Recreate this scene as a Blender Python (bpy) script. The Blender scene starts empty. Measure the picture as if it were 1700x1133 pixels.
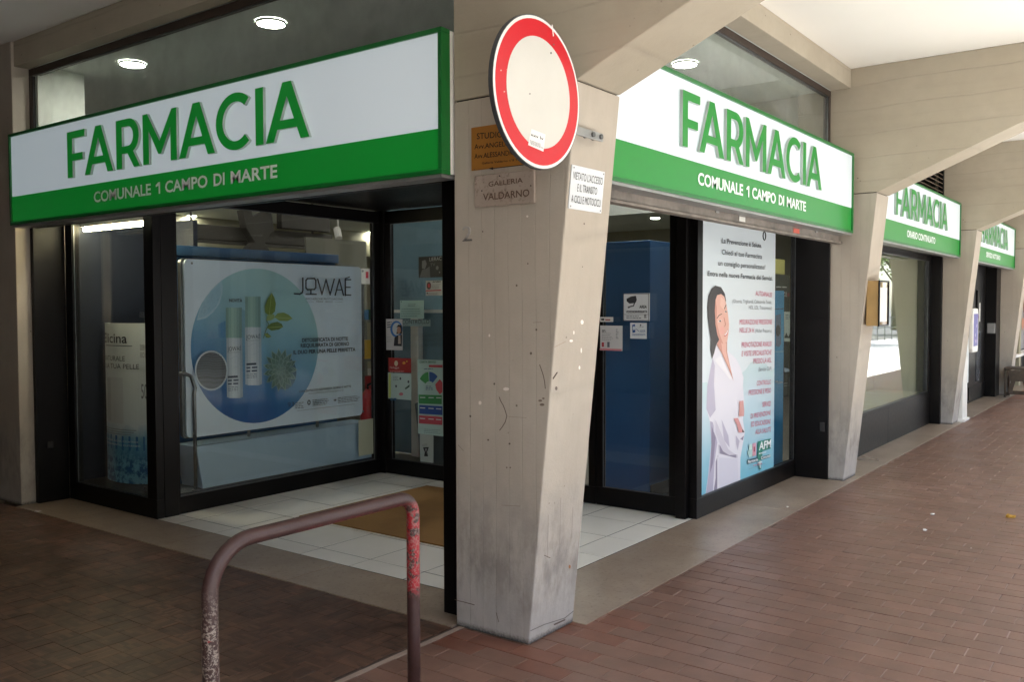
import bpy, bmesh, math, random
from math import radians, sin, cos, pi
from mathutils import Vector
random.seed(7)
SC = bpy.context.scene
COL = SC.collection

# ------------------------------------------------------------------ camera
CAM = Vector((-3.197, -2.290, 1.5)); FPX = 1490.8
YAW, PIT, ROL = radians(36.65), radians(2.15), radians(-0.15)
_f = Vector((cos(YAW)*cos(PIT), sin(YAW)*cos(PIT), -sin(PIT)))
_r0 = Vector((sin(YAW), -cos(YAW), 0)); _u0 = _r0.cross(_f)
_r = _r0*cos(ROL)+_u0*sin(ROL); _u = -_r0*sin(ROL)+_u0*cos(ROL)
cam = bpy.data.cameras.new('camera'); cam.sensor_width = 36; cam.lens = 36*FPX/1700
cam.clip_start = .05; cam.clip_end = 2000
camo = bpy.data.objects.new('camera', cam); COL.objects.link(camo)
from mathutils import Matrix
m = Matrix((_r, _u, -_f)).transposed().to_4x4(); m.translation = CAM
camo.matrix_world = m
SC.camera = camo
# ------------------------------------------------------------------ sky, sun, exposure
SUN_EL, SUN_AZ = radians(60), radians(-112)      # azimuth: direction towards the sun, from +X
w = bpy.data.worlds.new('World'); SC.world = w; w.use_nodes = True
nt = w.node_tree; bg = nt.nodes['Background']
sky = nt.nodes.new('ShaderNodeTexSky'); sky.sky_type = 'NISHITA'; sky.sun_disc = False
sky.sun_elevation = SUN_EL; sky.sun_rotation = pi/2-SUN_AZ
sky.dust_density = 1.5
nt.links.new(sky.outputs[0], bg.inputs[0]); bg.inputs[1].default_value = .15
sun = bpy.data.lights.new('sun', 'SUN'); sun.energy = 4.2; sun.angle = radians(.5); sun.color = (1, .97, .93)
suno = bpy.data.objects.new('sun', sun); COL.objects.link(suno)
sd = Vector((cos(SUN_AZ)*cos(SUN_EL), sin(SUN_AZ)*cos(SUN_EL), sin(SUN_EL)))
suno.rotation_euler = sd.to_track_quat('Z', 'Y').to_euler(); suno.location = (0, -20, 30)
SC.view_settings.view_transform = 'Standard'; SC.view_settings.look = 'None'
SC.view_settings.gamma = 1; SC.view_settings.exposure = 2.42
SC.cycles.use_denoising = True
SC.cycles.max_bounces = 8; SC.cycles.diffuse_bounces = 4; SC.cycles.glossy_bounces = 4; SC.cycles.transparent_max_bounces = 24
SC.cycles.sample_clamp_indirect = 6
SC.cycles.caustics_reflective = False; SC.cycles.caustics_refractive = False

# ------------------------------------------------------------------ photo pixel -> point on a surface
def ray(x, y): return _f+_r*((x-850)/FPX)+_u*((566.5-y)/FPX)
def proj(p):
    v = Vector(p)-CAM; d = v.dot(_f)
    if d < .05: return None
    return 850+FPX*v.dot(_r)/d, 566.5-FPX*v.dot(_u)/d, d

# ------------------------------------------------------------------ materials
def lin(c): c /= 255; return c/12.92 if c <= .04045 else ((c+.055)/1.055)**2.4
def S(r, g, b): return (lin(r), lin(g), lin(b), 1)
MATS = {}
class N:
    def __init__(s, name):
        s.m = bpy.data.materials.new(name); s.m.use_nodes = True; s.t = s.m.node_tree
        s.b = s.t.nodes['Principled BSDF']; s.out = s.t.nodes['Material Output']
    def n(s, typ, **kw):
        o = s.t.nodes.new('ShaderNode'+typ)
        for k, v in kw.items():
            if k.startswith('i_'): o.inputs[k[2:].replace('_', ' ')].default_value = v
            else: setattr(o, k, v)
        return o
    def l(s, a, b): s.t.links.new(a, b)
    def coord(s, kind='Object', scale=None, rot=None, src=None):
        c = s.n('TexCoord').outputs[kind] if src is None else src
        if scale or rot:
            mp = s.n('Mapping'); s.l(c, mp.inputs[0])
            if scale: mp.inputs['Scale'].default_value = scale
            if rot: mp.inputs['Rotation'].default_value = rot
            c = mp.outputs[0]
        return c
    def noise(s, c, scale, detail=4, rough=.55):
        o = s.n('TexNoise'); o.inputs['Scale'].default_value = scale; o.inputs['Detail'].default_value = detail
        o.inputs['Roughness'].default_value = rough; s.l(c, o.inputs['Vector']); return o.outputs['Fac']
    def ramp(s, f, stops):
        o = s.n('ValToRGB'); e = o.color_ramp.elements
        e[0].position, e[0].color = stops[0]; e[1].position, e[1].color = stops[-1]
        for p, c in stops[1:-1]: x = e.new(p); x.color = c
        s.l(f, o.inputs[0]); return o.outputs[0]
    def mix(s, f, a, b, mode='MIX'):
        o = s.n('MixRGB', blend_type=mode)
        for i, v in enumerate((f, a, b)):
            if hasattr(v, 'is_linked') or hasattr(v, 'links'): s.l(v, o.inputs[i])
            else: o.inputs[i].default_value = v
        return o.outputs[0]
    def math(s, op, a, b=0.):
        o = s.n('Math', operation=op)
        for i, v in enumerate((a, b)):
            if hasattr(v, 'links'): s.l(v, o.inputs[i])
            else: o.inputs[i].default_value = v
        return o.outputs[0]
    def bump(s, h, strength=.3, dist=.01):
        o = s.n('Bump'); o.inputs['Strength'].default_value = strength; o.inputs['Distance'].default_value = dist
        s.l(h, o.inputs['Height']); s.l(o.outputs[0], s.b.inputs['Normal'])
    def base(s, v):
        if hasattr(v, 'links'): s.l(v, s.b.inputs['Base Color'])
        else: s.b.inputs['Base Color'].default_value = v
    def rough(s, v):
        if hasattr(v, 'links'): s.l(v, s.b.inputs['Roughness'])
        else: s.b.inputs['Roughness'].default_value = v
BW = lambda v: (v, v, v, 1)

def paint(name, col, rough=.5, metal=0., var=.12, scale=6., bump=.05, coat=0.):
    """plain painted / plastic / metal surface with light unevenness"""
    if name in MATS: return MATS[name]
    k = N(name); c = k.coord()
    n1 = k.noise(c, scale, 5); n2 = k.noise(c, scale*9, 3)
    f = k.ramp(n1, [(.3, BW(1-var)), (.7, BW(1.0))])
    k.base(k.mix(1., col, f, 'MULTIPLY'))
    k.rough(k.math('ADD', k.math('MULTIPLY', n2, .16), rough-.08))
    k.b.inputs['Metallic'].default_value = metal
    k.b.inputs['Coat Weight'].default_value = coat
    if bump: k.bump(n2, bump, .004)
    if name.startswith('black'): k.b.inputs['Specular IOR Level'].default_value = .22
    MATS[name] = k.m; return k.m

def flat(col, rough=.45):
    key = 'print_%d_%d_%d_%d' % tuple(int(x*999) for x in (col[0], col[1], col[2], rough))
    if key not in MATS:
        k = N(key); k.base(col); k.rough(rough); MATS[key] = k.m
    return MATS[key]

def emit(name, col, strength):
    if name in MATS: return MATS[name]
    k = N(name); k.base(col); k.b.inputs['Emission Color'].default_value = col
    k.b.inputs['Emission Strength'].default_value = strength; MATS[name] = k.m; return k.m

def concrete(name, c1, c2, lines='z', pitch=.075, worn=True):
    """painted board-marked concrete; lines = direction the shuttering boards run"""
    k = N(name); c = k.coord(); sp = k.n('SeparateXYZ'); k.l(c, sp.inputs[0])
    big = k.noise(c, 1.3, 5, .6); mid = k.noise(c, 9, 6, .6); fine = k.noise(c, 90, 4, .6)
    col = k.mix(k.ramp(big, [(.32, BW(0)), (.68, BW(1))]), c1, c2)
    col = k.mix(k.ramp(mid, [(.35, BW(.35)), (.62, BW(0))]), col, tuple(x*.82 for x in c1[:3])+(1,))
    # streaks along the boards
    st = k.noise(k.coord(scale=(14, 14, .9) if lines == 'z' else (10, .8, 14)), 1., 5, .6)
    col = k.mix(k.ramp(st, [(.30, BW(.16)), (.50, BW(0))]), col, tuple(x*.75 for x in c2[:3])+(1,))
    # small pits and specks
    v = k.n('TexVoronoi', feature='F1'); v.inputs['Scale'].default_value = 16; k.l(c, v.inputs['Vector'])
    keep = k.ramp(k.noise(c, 5, 2), [(.60, BW(0)), (.64, BW(1))])
    sp1 = k.math('MULTIPLY', k.ramp(v.outputs['Distance'], [(.05, BW(.8)), (.11, BW(0))]), keep)
    col = k.mix(sp1, col, S(70, 60, 52))
    if worn:   # paint rubbed down to grey cement and grime on the lower shaft
        z = k.math('ADD', sp.outputs['Z'], k.math('MULTIPLY', k.math('SUBTRACT', mid, .5), .35))
        wz = k.ramp(z, [(.10, BW(.8)), (.75, BW(0))])
        col = k.mix(wz, col, S(176, 172, 168))
        blot = k.noise(k.coord(scale=(5, 5, 2.2)), 2., 7, .68)
        gr = k.math('MULTIPLY', k.ramp(blot, [(.40, BW(.55)), (.60, BW(0))]), k.ramp(z, [(.04, BW(.25)), (.32, BW(.9)), (.75, BW(0))]))
        col = k.mix(gr, col, S(94, 87, 82))
        gr2 = k.ramp(k.math('ADD', sp.outputs['Z'], k.math('MULTIPLY', fine, .03)), [(.018, BW(.9)), (.045, BW(0))])
        col = k.mix(gr2, col, S(48, 44, 42))
    k.rough(.78)
    ax = {'z': 'Y', 'y': 'Z'}[lines]
    fr = k.math('FRACT', k.math('ADD', k.math('MULTIPLY', sp.outputs[ax], 1/pitch), k.math('MULTIPLY', k.noise(c, .8, 2), .5)))
    ln = k.ramp(fr, [(0., BW(0)), (.05, BW(1)), (.95, BW(1)), (1., BW(.1))])
    h = k.math('ADD', k.math('MULTIPLY', ln, .35), k.math('ADD', k.math('MULTIPLY', mid, .5), k.math('MULTIPLY', fine, .25)))
    col = k.mix(k.math('MULTIPLY', k.math('SUBTRACT', 1., ln), k.ramp(mid, [(.35, BW(.02)), (.65, BW(.38))])), col, tuple(x*.55 for x in c1[:3])+(1,))
    k.base(col); k.bump(h, .6, .006)
    MATS[name] = k.m; return k.m

def tinted(name, rough=.5, strips=False, lo=.35):
    """bricks and floor pieces: base colour from the piece's own tint"""
    k = N(name); a = k.n('VertexColor', layer_name='tint'); c = k.n('NewGeometry').outputs['Position']
    n1 = k.noise(c, 2.2, 5, .6); n2 = k.noise(c, 60, 4, .6); n3 = k.noise(c, 7, 5)
    col = k.mix(1., a.outputs[0], k.ramp(n3, [(.3, BW(.82)), (.7, BW(1.08))]), 'MULTIPLY')
    col = k.mix(k.ramp(n1, [(.50, BW(0)), (.75, BW(.28))]), col, S(128, 106, 92))     # ground-in dust
    col = k.mix(k.ramp(k.noise(c, 5, 6, .7), [(.62, BW(0)), (.72, BW(.35))]), col, S(62, 50, 44))
    h = n2
    if strips:
        uv = k.coord('UV'); sp = k.n('SeparateXYZ'); k.l(uv, sp.inputs[0])
        fr = k.math('FRACT', k.math('MULTIPLY', sp.outputs['Y'], 5.))
        ln = k.ramp(fr, [(0., BW(.0)), (.08, BW(1)), (.93, BW(1)), (1., BW(0))])
        cell = k.math('FLOOR', k.math('MULTIPLY', sp.outputs['Y'], 5.))
        wn = k.n('TexWhiteNoise', noise_dimensions='4D')
        pos = k.n('VectorMath', operation='SNAP'); k.l(c, pos.inputs[0]); pos.inputs[1].default_value = (.12, .12, 1)
        k.l(pos.outputs[0], wn.inputs['Vector']); k.l(cell, wn.inputs['W'])
        col = k.mix(1., col, k.ramp(wn.outputs['Value'], [(0, BW(.55)), (1, BW(1.35))]), 'MULTIPLY')
        col = k.mix(k.math('MULTIPLY', k.math('SUBTRACT', 1., ln), .6), col, S(40, 30, 24))
        h = k.math('ADD', k.math('MULTIPLY', n2, .4), ln)
    k.base(col)
    k.rough(k.ramp(n1, [(.3, BW(rough-.08)), (.7, BW(rough+.12))]))
    k.bump(h, .22, .003)
    MATS[name] = k.m; return k.m

def glass(name, tint=(.84, .88, .86), ior=1.5, dirt_haze=.03):
    k = N(name); k.t.nodes.remove(k.b)
    tr = k.n('BsdfTransparent'); tr.inputs[0].default_value = tint+(1,)
    gl = k.n('BsdfGlossy'); gl.inputs['Roughness'].default_value = .004; gl.inputs['Color'].default_value = BW(1)
    lw = k.n('LayerWeight'); lw.inputs['Blend'].default_value = .5; r0 = ((ior-1)/(ior+1))**2
    frs = k.math('ADD', k.math('MULTIPLY', k.math('POWER', lw.outputs['Facing'], 5.), 1-r0), r0)
    mx = k.n('MixShader'); k.l(frs, mx.inputs[0]); k.l(tr.outputs[0], mx.inputs[1]); k.l(gl.outputs[0], mx.inputs[2])
    df = k.n('BsdfDiffuse'); df.inputs[0].default_value = BW(.55)
    d = k.ramp(k.noise(k.coord(), 3, 6, .65), [(.4, BW(dirt_haze*.3)), (.75, BW(dirt_haze*2))])
    m2 = k.n('MixShader'); k.l(d, m2.inputs[0]); k.l(mx.outputs[0], m2.inputs[1]); k.l(df.outputs[0], m2.inputs[2])
    k.l(m2.outputs[0], k.out.inputs[0]); MATS[name] = k.m; return k.m

M_BLACK = paint('black_metal', S(15, 12, 12), .36, 0, .3, 5, .04)
M_BLACK2 = paint('black_side_panel', S(19, 16, 16), .42, 0, .3, 3, .05)
M_ALU = paint('aluminium', S(170, 170, 168), .4, .6, .25, 7, .05)
M_STEEL = paint('dull_steel', S(120, 122, 124), .35, .8, .3, 12, .05)
M_GLASS = glass('shop_glass', (.965, .98, .975), 1.45, .012)
M_GLASS2 = glass('transom_glass', (.92, .95, .93), 1.65, .08)  # dirt level raised into a pale haze that brightens the panes
M_WHITE = paint('white_paint', S(232, 230, 224), .55, 0, .06, 2, .06)
M_CEIL = paint('ceiling_paint', S(248, 244, 236), .75, 0, .06, .7, .15)
M_CONC = concrete('painted_concrete_shaft', S(186, 176, 162), S(172, 160, 146), 'z', .075, True)
M_CONCB = concrete('painted_concrete_beam', S(182, 172, 154), S(170, 159, 140), 'y', .20, False)
M_GREEN = flat(S(20, 128, 48), .32)
M_GREEND = paint('sign_green_frame', S(18, 112, 46), .35, 0, .1, 5, 0)
M_DARKBLUE = paint('blue_panel', S(40, 92, 144), .45, 0, .12, 2, .03)
M_PLINTH = paint('plinth_laminate', S(168, 194, 216), .4, 0, .08, 2, .02)
M_SHUT = paint('shutter_metal', S(150, 140, 130), .6, .2, .5, 9, .2)

# ------------------------------------------------------------------ mesh builder
class MB:
    def __init__(s): s.v = []; s.f = []; s.mi = []; s.mats = []; s.uv = None
    def mat(s, m):
        if m not in s.mats: s.mats.append(m)
        return s.mats.index(m)
    def add(s, vs, fs, m=None):
        o = len(s.v); s.v += [Vector(p) for p in vs]; k = s.mat(m) if m else 0
        for f in fs: s.f.append([i+o for i in f]); s.mi.append(k)
        return s
    def box(s, x0, x1, y0, y1, z0, z1, m=None):
        p = [(x, y, z) for z in (z0, z1) for y in (y0, y1) for x in (x0, x1)]
        return s.add(p, [(0, 2, 3, 1), (4, 5, 7, 6), (0, 1, 5, 4), (2, 6, 7, 3), (0, 4, 6, 2), (1, 3, 7, 5)], m)
    def prism(s, poly, axis, a, b, m=None):
        """poly in the two other axes (in order), extruded along axis from a to b"""
        n = len(poly)
        def P(q, t): return {'x': (t, q[0], q[1]), 'y': (q[0], t, q[1]), 'z': (q[0], q[1], t)}[axis]
        vs = [P(q, a) for q in poly]+[P(q, b) for q in poly]
        fs = [tuple(range(n))[::-1], tuple(range(n, 2*n))]+[(i, (i+1) % n, n+(i+1) % n, n+i) for i in range(n)]
        return s.add(vs, fs, m)
    def tube(s, pts, r, m=None, seg=12, cap=True):
        pts = [Vector(p) for p in pts]; rings = []; up = None
        rr = r if isinstance(r, (list, tuple)) else [r]*len(pts)
        for i, p in enumerate(pts):
            t = (pts[min(i+1, len(pts)-1)]-pts[max(i-1, 0)]).normalized()
            if up is None:
                up = Vector((0, 0, 1)) if abs(t.z) < .9 else Vector((1, 0, 0))
            sd = t.cross(up).normalized(); up = sd.cross(t).normalized()
            rings.append([p+(sd*cos(2*pi*k/seg)+up*sin(2*pi*k/seg))*rr[i] for k in range(seg)])
        vs = [v for q in rings for v in q]; fs = []
        for i in range(len(pts)-1):
            for k in range(seg):
                a = i*seg+k; b = i*seg+(k+1) % seg; fs.append((a, b, b+seg, a+seg))
        if cap: fs += [tuple(range(seg))[::-1], tuple(range((len(pts)-1)*seg, len(pts)*seg))]
        return s.add(vs, fs, m)
    def build(s, name, m=None, parent=None, bevel=0., smooth=False, kind=None, base=None):
        loc = Vector((0, 0, 0))
        if parent is not None: loc = WL(parent)
        org = Vector(base) if base is not None else loc
        me = bpy.data.meshes.new(name)
        me.from_pydata([tuple(v-org) for v in s.v], [], s.f)
        if m is not None: me.materials.append(m)
        else:
            for q in s.mats: me.materials.append(q)
            for p, k in zip(me.polygons, s.mi): p.material_index = k
        bm = bmesh.new(); bm.from_mesh(me); bmesh.ops.recalc_face_normals(bm, faces=bm.faces); bm.to_mesh(me); bm.free()
        if smooth:
            for p in me.polygons: p.use_smooth = True
        o = bpy.data.objects.new(name, me); COL.objects.link(o)
        if parent is not None: o.parent = parent
        o.location = org-loc; LOC[o.name] = org
        if bevel:
            b = o.modifiers.new('bevel', 'BEVEL'); b.width = bevel; b.segments = 2; b.limit_method = 'ANGLE'; b.angle_limit = radians(40)
        if kind: o['kind'] = kind
        return o
LOC = {}
def WL(o): return LOC[o.name]
def thing(name, label, cat, loc=(0, 0, 0), group=None):
    o = bpy.data.objects.new(name, None); COL.objects.link(o); o.location = loc; o.empty_display_size = .1
    LOC[o.name] = Vector(loc); return tag(o, label, cat, group)
def tag(o, label, cat, group=None):
    o['label'] = label; o['category'] = cat
    if group: o['group'] = group
    return o
def box(name, d, m, parent=None, bevel=0., kind=None, base=None):
    return MB().box(*d).build(name, m, parent, bevel, False, kind, base)

# ------------------------------------------------------------------ lettering and prints on a plane
_fc = bpy.data.curves.new('lettering_source', 'FONT'); _fo = bpy.data.objects.new('lettering_source', _fc)
_tc = {}
def glyphs(t, bold):
    key = (t, bold)
    if key not in _tc:
        _fc.body = t; _fc.size = 1; _fc.offset = bold; _fc.resolution_u = 3; _fc.fill_mode = 'FRONT'
        COL.objects.link(_fo)
        dg = bpy.context.evaluated_depsgraph_get(); dg.update()
        me = bpy.data.meshes.new_from_object(_fo.evaluated_get(dg))
        COL.objects.unlink(_fo)
        _tc[key] = ([(v.co.x, v.co.y) for v in me.vertices], [tuple(p.vertices) for p in me.polygons])
        bpy.data.meshes.remove(me)
    return _tc[key]
def cap_h(bold):
    v, _ = glyphs('H', bold); ys = [p[1] for p in v]; return max(ys)-min(ys), min(ys)

class Plane:
    """o origin, U right, V up as seen from the front, Nn towards the viewer"""
    def __init__(s, o, U, V):
        s.o = Vector(o); s.U = Vector(U).normalized(); s.V = Vector(V).normalized(); s.Nn = s.U.cross(s.V)
    def p(s, u, v, d=0.): return s.o+s.U*u+s.V*v+s.Nn*d
    def px(s, x, y):
        r = ray(x, y); t = (s.o-CAM).dot(s.Nn)/r.dot(s.Nn); q = CAM+r*t-s.o
        return q.dot(s.U), q.dot(s.V)
def planeY(y): return Plane((0, y, 0), (1, 0, 0), (0, 0, 1))       # faces -Y
def planeX(x): return Plane((x, 0, 0), (0, -1, 0), (0, 0, 1))      # faces -X
class Print:
    def __init__(s, pl, zoom=None, d0=.001, step=.00025):
        s.pl = pl; s.zm = zoom or (0, 0, 1.); s.d = d0; s.step = step; s.mb = MB(); s.tbs = []
    def z(s, x, y, k): s.zm = (x, y, k); return s
    def uv(s, q): return s.pl.px(s.zm[0]+q[0]*s.zm[2], s.zm[1]+q[1]*s.zm[2])
    def poly(s, pts, col, uv=False):
        s.d += s.step; q = pts if uv else [s.uv(p) for p in pts]
        m_ = col if isinstance(col, bpy.types.Material) else flat(col)
        s.mb.add([s.pl.p(u, v, s.d) for u, v in q], [tuple(range(len(q)))], m_); return s
    def ell(s, c, rx, ry, col, n=28, a0=0., rot=0.):
        pts = []
        for i in range(n):
            a = 2*pi*i/n+a0; x, y = rx*cos(a), ry*sin(a)
            pts.append((c[0]+x*cos(rot)-y*sin(rot), c[1]+x*sin(rot)+y*cos(rot)))
        return s.poly(pts, col)
    def line(s, pts, th, col):
        for a, b in zip(pts[:-1], pts[1:]):
            dx, dy = b[0]-a[0], b[1]-a[1]; L = math.hypot(dx, dy) or 1; ex, ey = dx/L*th*.5, dy/L*th*.5; nx, ny = -ey, ex
            s.poly([(a[0]-ex+nx, a[1]-ey+ny), (b[0]+ex+nx, b[1]+ey+ny), (b[0]+ex-nx, b[1]+ey-ny), (a[0]-ex-nx, a[1]-ey-ny)], col)
        return s
    def text(s, t, a, b, cap, col, bold=0., shear=0., uv=False):
        """a, b: baseline ends; cap: capital height in the same units"""
        s.d += s.step
        if uv: A, B, h = a, b, cap
        else:
            A, B = s.uv(a), s.uv(b); h = s.uv((a[0], a[1]-cap)); h = h[1]-A[1]
        vs, fs = glyphs(t, bold); H, y0 = cap_h(bold)
        x0 = min(v[0] for v in vs); x1 = max(v[0] for v in vs)
        du, dv = B[0]-A[0], B[1]-A[1]; out = []
        for x, y in vs:
            k = (x-x0)/(x1-x0); yy = (y-y0)/H*h
            out.append(s.pl.p(A[0]+du*k+shear*yy, A[1]+dv*k+yy, s.d))
        s.tbs.append(MB().add(out, fs, col if isinstance(col, bpy.types.Material) else flat(col))); return s
    def rows(s, a, b, n, gap, cap, col, seed=1):
        """lines of print too small to read"""
        rr = random.Random(seed); 
        for i in range(n):
            x = a[0]; y = a[1]+i*gap; sl = (b[1]-a[1])/(b[0]-a[0]); e = a[0]+(b[0]-a[0])*rr.uniform(.7, 1)
            while x < e:
                w_ = rr.uniform(2, 5)*cap; w_ = min(w_, e-x)
                if w_ > .2: s.poly([(x, y+(x-a[0])*sl), (x+w_, y+(x+w_-a[0])*sl), (x+w_, y-cap+(x+w_-a[0])*sl), (x, y-cap+(x-a[0])*sl)], col)
                x += w_+cap*.9
        return s
    def build(s, parent, pname='print', tname='lettering'):
        if s.mb.v: s.mb.build(pname, None, parent, kind='stuff' if len(s.mb.f) > 1 else None)
        for tb in s.tbs: tb.build(tname, None, parent)
# bold geometric capitals for the big sign word: outlines at cap height 1
def _arc(cx, cy, rx, ry, a0, a1, n=14): return [(cx+rx*cos(radians(a0+(a1-a0)*i/n)), cy+ry*sin(radians(a0+(a1-a0)*i/n))) for i in range(n+1)]
T_ = .188
def _A():
    w = .98; b = .205; k = w/2-b/2; sl = (w-b)/2
    return w, [[(0, 0), (.192, 0), (.272, .205), (.708, .205), (.788, 0), (w, 0), (.585, 1), (.395, 1)], [(.335, .355), (.49, .755), (.645, .355)]]
LET = {
 'F': (.64, [[(0, 0), (T_, 0), (T_, .36), (.56, .36), (.56, .515), (T_, .515), (T_, .845), (.64, .845), (.64, 1), (0, 1)]]),
 'I': (T_, [[(0, 0), (T_, 0), (T_, 1), (0, 1)]]),
 'M': (1.0, [[(0, 0), (T_*.95, 0), (T_*.95, .66), (.46, .17), (.54, .17), (1-T_*.95, .66), (1-T_*.95, 0), (1, 0), (1, 1), (.86, 1), (.5, .42), (.14, 1), (0, 1)]]),
 'R': (.74, [[(0, 0), (T_, 0), (T_, .30), (.36, .30), (.56, 0), (.755, 0), (.535, .335)]+_arc(.40, .645, .33, .355, -62, 90)+[(0, 1)],
             [(T_, .45)]+_arc(.385, .648, .162, .198, -90, 90)+[(T_, .846)]]),
 'C': (.90, [_arc(.5, .5, .5, .515, 48, 312, 26)+_arc(.5, .5, .325, .355, 314, 46, 26)]),
 'A': _A()}
def letter_obj(ch, pl, u, v, h, sx, depth, m_face, m_side, parent):
    wd, loops = LET[ch]
    cu = bpy.data.curves.new('letter', 'CURVE'); cu.dimensions = '2D'; cu.fill_mode = 'BOTH'; cu.extrude = .5
    for lp in loops:
        sp = cu.splines.new('POLY'); sp.points.add(len(lp)-1); sp.use_cyclic_u = True
        for p, (x, y) in zip(sp.points, lp): p.co = (x, y, 0, 1)
    o = bpy.data.objects.new('tmp', cu); COL.objects.link(o)
    dg = bpy.context.evaluated_depsgraph_get(); dg.update()
    me = bpy.data.meshes.new_from_object(o.evaluated_get(dg))
    COL.objects.unlink(o); bpy.data.objects.remove(o)
    org = WL(parent)
    nz = [p.normal.z for p in me.polygons]
    for q in me.vertices:
        q.co = pl.p(u+q.co.x*h*sx, v+q.co.y*h, .004+(q.co.z+.5)*depth)-org
    me.name = 'letter'; me.materials.clear(); me.materials.append(m_face); me.materials.append(m_side)
    for p, z in zip(me.polygons, nz): p.material_index = 0 if abs(z) > .5 else 1
    me.update()
    ob = bpy.data.objects.new('letter', me); COL.objects.link(ob); ob.parent = parent; LOC[ob.name] = org
    return wd*h*sx
def sign_word(pl, word, u0, u1, v, h, parent, m_face, m_side, gap=.13, depth=.017):
    gp = {('F', 'A'): -.02, ('A', 'R'): .11, ('R', 'M'): .11, ('M', 'A'): .06, ('A', 'C'): .03, ('C', 'I'): .09, ('I', 'A'): .05}
    tot = sum(LET[c][0] for c in word)+sum(gp.get((a, b), .1) for a, b in zip(word, word[1:]))
    sx = (u1-u0)/(tot*h); u = u0
    for i, c in enumerate(word):
        letter_obj(c, pl, u, v, h, sx, depth, m_face, m_side, parent)
        u += LET[c][0]*h*sx+(gp.get((c, word[i+1]), .1)*h*sx if i+1 < len(word) else 0)

# ================================================================== SETTING
# street beyond the arcade
M_ASPH = paint('asphalt', S(96, 94, 92), .85, 0, .2, 1.5, .3)
M_PAVE = paint('pale_paving', S(198, 196, 190), .8, 0, .15, .8, .15)
def struct(o, label=None, cat=None): o['kind'] = 'structure'; return o
struct(box('ground', (-400, 400, -400, 400, -.6, -.16), M_ASPH, base=(0, 0, -.16)))
struct(box('street_pavement', (-60, 120, -8, -2.47, -.158, -.008), M_PAVE, bevel=.01, base=(0, -8, -.155)))
# arcade floor: bricks on a mortar bed
k = N('mortar'); c = k.n('NewGeometry').outputs['Position']
k.base(k.mix(k.ramp(k.noise(c, 1.6, 5, .65), [(.42, BW(0)), (.62, BW(1))]), S(88, 68, 58), S(158, 140, 128))); k.rough(.85); M_MORTAR = k.m
M_BRICK = tinted('floor_brick', .41)
M_PARQ = tinted('gallery_tile', .42, True)
def tint_mesh(me, cols):
    a = me.color_attributes.new('tint', 'FLOAT_COLOR', 'CORNER')
    for i, c in enumerate(cols): a.data[i].color = c
def piece_geo(lx, ly, h=.012, ch=.0014):
    hx, hy = lx/2, ly/2; ix, iy = hx-ch, hy-ch
    v = [(-hx, -hy, -h), (hx, -hy, -h), (hx, hy, -h), (-hx, hy, -h), (-hx, -hy, -ch*.6), (hx, -hy, -ch*.6), (hx, hy, -ch*.6), (-hx, hy, -ch*.6),
         (-ix, -iy, 0), (ix, -iy, 0), (ix, iy, 0), (-ix, iy, 0)]
    f = [(0, 1, 5, 4), (1, 2, 6, 5), (2, 3, 7, 6), (3, 0, 4, 7), (4, 5, 9, 8), (5, 6, 10, 9), (6, 7, 11, 10), (7, 4, 8, 11), (8, 9, 10, 11)]
    return v, f
def piece_mesh(name, lx, ly, col, mat, rot=False):
    v, f = piece_geo(lx, ly); me = bpy.data.meshes.new(name); me.from_pydata(v, [], f); me.materials.append(mat)
    uvl = me.uv_layers.new(name='uv')
    for lp in me.loops:
        c = me.vertices[lp.vertex_index].co; q = (c.x/lx+.5, c.y/ly+.5); uvl.data[lp.index].uv = (q[1], q[0]) if rot else q
    tint_mesh(me, [col]*len(me.loops)); return me
def field(name, cells, lx, ly, mats, palette, parent_struct, mat, mname, n_obj=300):
    """cells: (x, y, palette index, rot). The largest in view become pieces of their own."""
    scored = []
    for c in cells:
        q = proj((c[0], c[1], 0)); s_ = 0
        if q and -20 < q[0] < 1720 and 300 < q[1] < 1150: s_ = 1/q[2]**3
        scored.append((s_, c))
    scored.sort(key=lambda t: -t[0])
    variants = {}
    V, F, CC, UV = [], [], [], []
    for i, (s_, c) in enumerate(scored):
        x, y, pi_, rot = c[:4]; ky = c[4] if len(c) > 4 else 1.; dz = random.uniform(-.0007, .0007); tx, ty = random.gauss(0, .0025), random.gauss(0, .0025)
        if i < n_obj and s_ > 0:
            kx = (pi_, rot)
            if kx not in variants: variants[kx] = piece_mesh(mname, lx, ly, palette[pi_], mat, rot)
            o = bpy.data.objects.new(mname, variants[kx]); COL.objects.link(o); o.parent = parent_struct
            o.location = Vector((x, y, dz))-WL(parent_struct); o.rotation_euler = (tx, ty, random.gauss(0, .002)); o.scale = (1, ky, 1)
        else:
            v, f = piece_geo(lx, ly); o_ = len(V)
            V += [(a+x, b*ky+y, z+dz+a*ty*-1+b*tx) for a, b, z in v]
            for q in f:
                F.append(tuple(k+o_ for k in q))
                for k in q:
                    CC.append(palette[pi_]); u_ = (v[k][0]/lx+.5, v[k][1]/ly+.5); UV.append((u_[1], u_[0]) if rot else u_)
    me = bpy.data.meshes.new(mname+'_field'); me.from_pydata(V, [], F); me.materials.append(mat)
    uvl = me.uv_layers.new(name='uv')
    for i, q in enumerate(UV): uvl.data[i].uv = q
    tint_mesh(me, CC)
    o = bpy.data.objects.new(mname+'_field', me); COL.objects.link(o); o.parent = parent_struct
    o.location = -WL(parent_struct); o['kind'] = 'stuff'
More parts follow.
